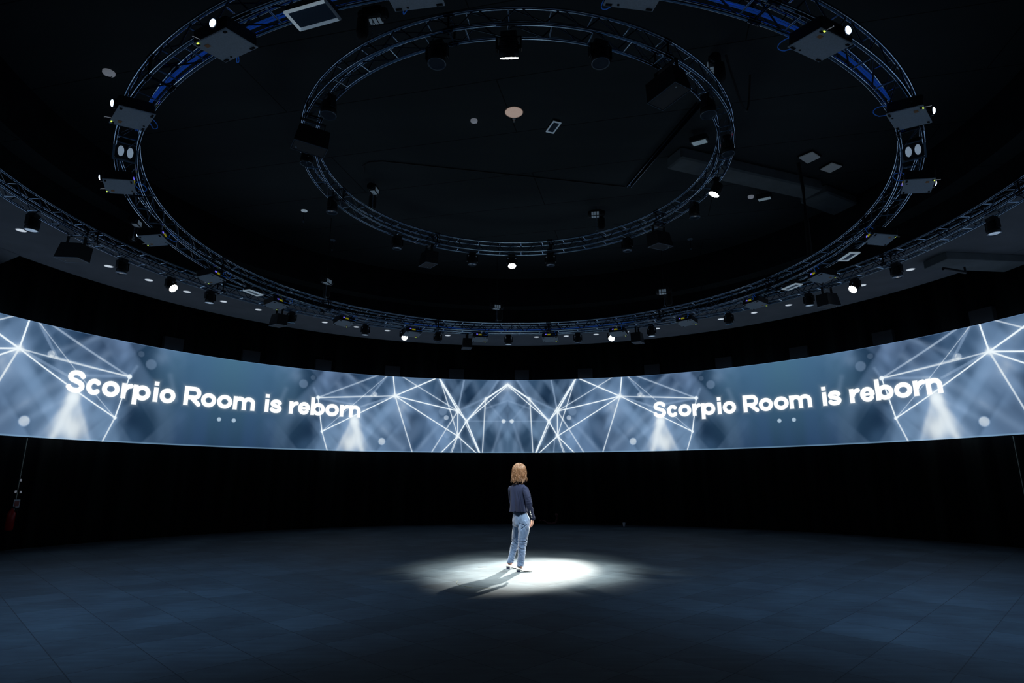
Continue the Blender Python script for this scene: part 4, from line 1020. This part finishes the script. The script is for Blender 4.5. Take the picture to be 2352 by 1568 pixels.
# jacket with loose back folds, and its sleeves
b = MB()
def jf(a, t): return (.03 * sin(a * 5 + .6) + .02 * sin(a * 8 + 2)) * max(0, (t - .35)) * 1.5
secs = dense([(.002, .05, 1.400, .062, .056, TY), (.0, .05, 1.382, .088, .066, TY), (.0, .05, 1.352, .140, .082, TY), (.0, .05, 1.31, .170, .096, TY), (.0, .052, 1.25, .172, .108, TY), (-.002, .055, 1.16, .160, .118, TY), (-.003, .06, 1.06, .156, .124, TY), (-.002, .07, .925, .164, .132, TY)], 6)
loft(b, secs, 72, jf)
limb(b, [(.110, -.082, 1.292), (.140, -.112, 1.20), (.170, -.135, 1.075), (.198, -.120, .95), (.228, -.100, .835)], [.052, .056, .052, .045, .040], 20)
limb(b, [(-.118, .165, 1.292), (-.112, .23, 1.20), (-.100, .27, 1.08), (-.066, .315, .96), (-.032, .350, .862)], [.060, .060, .055, .046, .040], 20)
def jacket_fold(co, no):
    x, y, z = co[:, 0], co[:, 1], co[:, 2]
    arm = 1 / (1 + np.exp(-(x - .128 - .30 * (1.14 - z)) * 120))
    drop = np.clip((1.33 - z) / .3, 0, 1); back = (1 - arm) * drop
    u = x * cos(TY) + y * sin(TY)
    d = back * (.030 * (vnoise(u * 15 + 3.3 + .8 * (z - 1), z * 1.6, 5) - .5) + .012 * (vnoise(u * 34 + 1.4 * z, z * 2.5, 6) - .5))
    d += arm * (.012 * (vnoise(z * 26 + x * 14 + 3, y * 16 + x * 8, 7) - .5) + .008 * (vnoise(z * 50 - y * 25, x * 22, 8) - .5))
    for x0, sl, wd, dp in ((-.020, .16, .011, .016), (.012, .22, .009, .013), (-.075, .04, .013, .012)):
        d -= dp * np.exp(-((x - x0 - sl * (1.22 - z)) / wd) ** 2) * np.clip((1.27 - z) / .12, 0, 1) * (y < .05) * (1 - arm)
    d -= .012 * np.exp(-((x - .075 - .20 * (1.20 - z)) / .012) ** 2) * np.clip((1.24 - z) / .1, 0, 1) * (y < .03)
    return d
jacket = fuse(b, 'jacket', navy, .0058, 2, person, jacket_fold)
b = MB()
for i in range(5): b.sphere((.186 + .0065 * i, -.166 + .0042 * i, .945 - i * .024), .0070, 10)
b.build('cuff_buttons', pmat('pearl_button', (.85, .85, .82), .2), jacket)
b = MB(); loft(b, dense([(.008, .040, 1.455, .060, .058, TY), (.004, .048, 1.415, .062, .058, TY), (.003, .05, 1.388, .078, .064, TY)], 2)); b.build('collar', pmat('black_collar', (.008, .01, .016), .8), jacket)

# shoes: cream loafers with low dark heels
cream = pmat('cream_leather', (.78, .76, .70), .4)
def shoe(fx, fy, yaw):
    b = MB(); secs = []
    L_ = .262
    v = []; n = 20; m = 16
    for j in range(m + 1):
        s = j / m; w = .031 + .013 * sin(pi * min(1, s * 1.15) ** .9) - .020 * max(0, (s - .72) / .28) ** 1.6
        base = .020 * (1 - sstep(.15, .55, s)) + .004
        top = base + (.058 - .030 * sstep(.05, .55, s) - .010 * sstep(.6, 1, s))
        if j == 0: w *= .72
        if j == m: w *= .35; top = base + .012
        for i in range(n):
            a = 2 * pi * i / n; yy = w * cos(a); zz = sin(a)
            z = base + (top - base) * (.5 + .5 * zz) if True else 0
            v.append((fx + s * L_, fy + yy * (1 if zz < .2 else 1 - .25 * zz), z))
    f = [(j * n + i, j * n + (i + 1) % n, (j + 1) * n + (i + 1) % n, (j + 1) * n + i) for j in range(m) for i in range(n)] + [tuple(range(n - 1, -1, -1)), tuple(range(m * n, (m + 1) * n))]
    b.add(v, f, True)
    o = b.build('shoe', cream, person)
    q = MB(); q.box(fx + .033, fy, .012, .058, .050, .024, bev=.004); q.build('heel', pmat('navy_heel', (.01, .015, .05), .4), o)
    q = MB(); q.tube([(fx + .035 + .10 * i / 12, fy - .033 * sin(pi * (i + 2) / 16), .068 - .020 * i / 12) for i in range(13)], .0022, 5); q.tube([(fx + .02, fy - .02, .07), (fx + .006, fy, .071), (fx + .02, fy + .02, .07)], .002, 5)
    q.build('piping', pmat('dark_piping', (.03, .03, .035), .5), o)
    return o
shoe(-.040, .0, 0); shoe(-.208, .362, 0)

# hair: blond bob falling to the shoulders in loose curls
hairm, N, L, q = new_mat('blond_hair'); q.inputs['Roughness'].default_value = .42; q.inputs['Specular IOR Level'].default_value = .5
at = N.new('ShaderNodeAttribute'); at.attribute_name = 'tone'
r = N.new('ShaderNodeValToRGB'); r.color_ramp.elements[0].color = (.12, .065, .035, 1); r.color_ramp.elements[1].color = (.95, .76, .50, 1)
e_ = r.color_ramp.elements.new(.5); e_.color = (.42, .27, .16, 1)
L.new(at.outputs['Fac'], r.inputs[0]); L.new(r.outputs[0], q.inputs['Base Color'])
rnd = random.Random(11); b = MB(); tones = []
c0 = Vector((hx, hy, hz))
def tone(n, v): tones.extend([v] * n)
k0 = len(b.v); b.sphere(hp(-.030, 0, .034), (.094, .094, .104), 24); tone(len(b.v) - k0, .45)
k0 = len(b.v); loft(b, dense([tuple(hp(-.022, 0, 0))[:2] + (1.58, .094, .088, R(-38)), tuple(hp(-.028, 0, 0))[:2] + (1.50, .094, .078, R(-38)), tuple(hp(-.034, 0, 0))[:2] + (1.405, .088, .064, R(-38))], 4), 30); tone(len(b.v) - k0, .3)
for i in range(1300):
    az = rnd.uniform(-150, 150)            # measured from the back of the head
    A = R(az); back = -face_dir * cos(A) + side_dir * sin(A); back.z = 0; back.normalize()
    el0 = rnd.uniform(20, 86); pts = []; cc = hp(-.016, 0, .030); wv = rnd.uniform(0, 6.28); amp = rnd.uniform(.003, .010)
    rr = .112 + rnd.uniform(-.004, .007) + .003 * sin(az * .11)
    clump0 = round(az / 9) * 9
    for k in range(7):
        el = R(el0 * (1 - k / 6.)); sw = back.cross(Vector((0, 0, 1))) * .004 * sin(k * .5 + clump0 * 1.3); pts.append(cc + sw * cos(el) + back * (rr + .003 * sin(clump0)) * cos(el) + Vector((0, 0, (rr + .006) * sin(el))))
    zend = 1.394 + .014 * sin(R(az) * 9) + rnd.uniform(-.014, .04); side = Vector((-back.y, back.x, 0)); n = 16
    if abs(az) > 95: zend += .02
    flip = (rnd.uniform(.004, .020) + .022 * max(0, sin(R(az) * 1.0 + 3.6)) ** 2) * (1 if rnd.random() < .6 else -1.2)
    z0 = pts[-1].z
    for k in range(1, n + 1):
        s = k / n; z = z0 + (zend - z0) * s
        out = rr + .004 * sin(pi * s) + flip * sstep(.62, 1, s) + .004 * sin(s * 9 + wv)
        clump = round(az / 14) * 14; p = cc + back * (out + .006 * sin(clump * 1.7 + s * 7) * s) + side * (amp * 2.6 * sin(s * 10 + clump) * s + R(clump - az) * .05 * s); p.z = z + (.020 * sstep(.85, 1, s) if flip > 0 else 0); pts.append(p)
    m = len(pts); k0 = len(b.v); rad = rnd.uniform(.0022, .0036)
    b.tube(pts, [rad * (1 - .7 * (j / (m - 1)) ** 2) + .0006 for j in range(m)], 5)
    base = rnd.random() * .5 + .22 + .16 * sin(R(az) * 7 + 1)
    for j in range(m):
        v = base + .55 * sstep(.35, .85, j / (m - 1)) + rnd.uniform(-.05, .05)
        tones.extend([max(0, min(1, v))] * 5)
hair = b.build('hair', hairm, person)
a = hair.data.attributes.new('tone', 'FLOAT', 'POINT')
if len(tones) == len(hair.data.vertices): a.data.foreach_set('value', tones)
else: print('TONE MISMATCH', len(tones), len(hair.data.vertices))
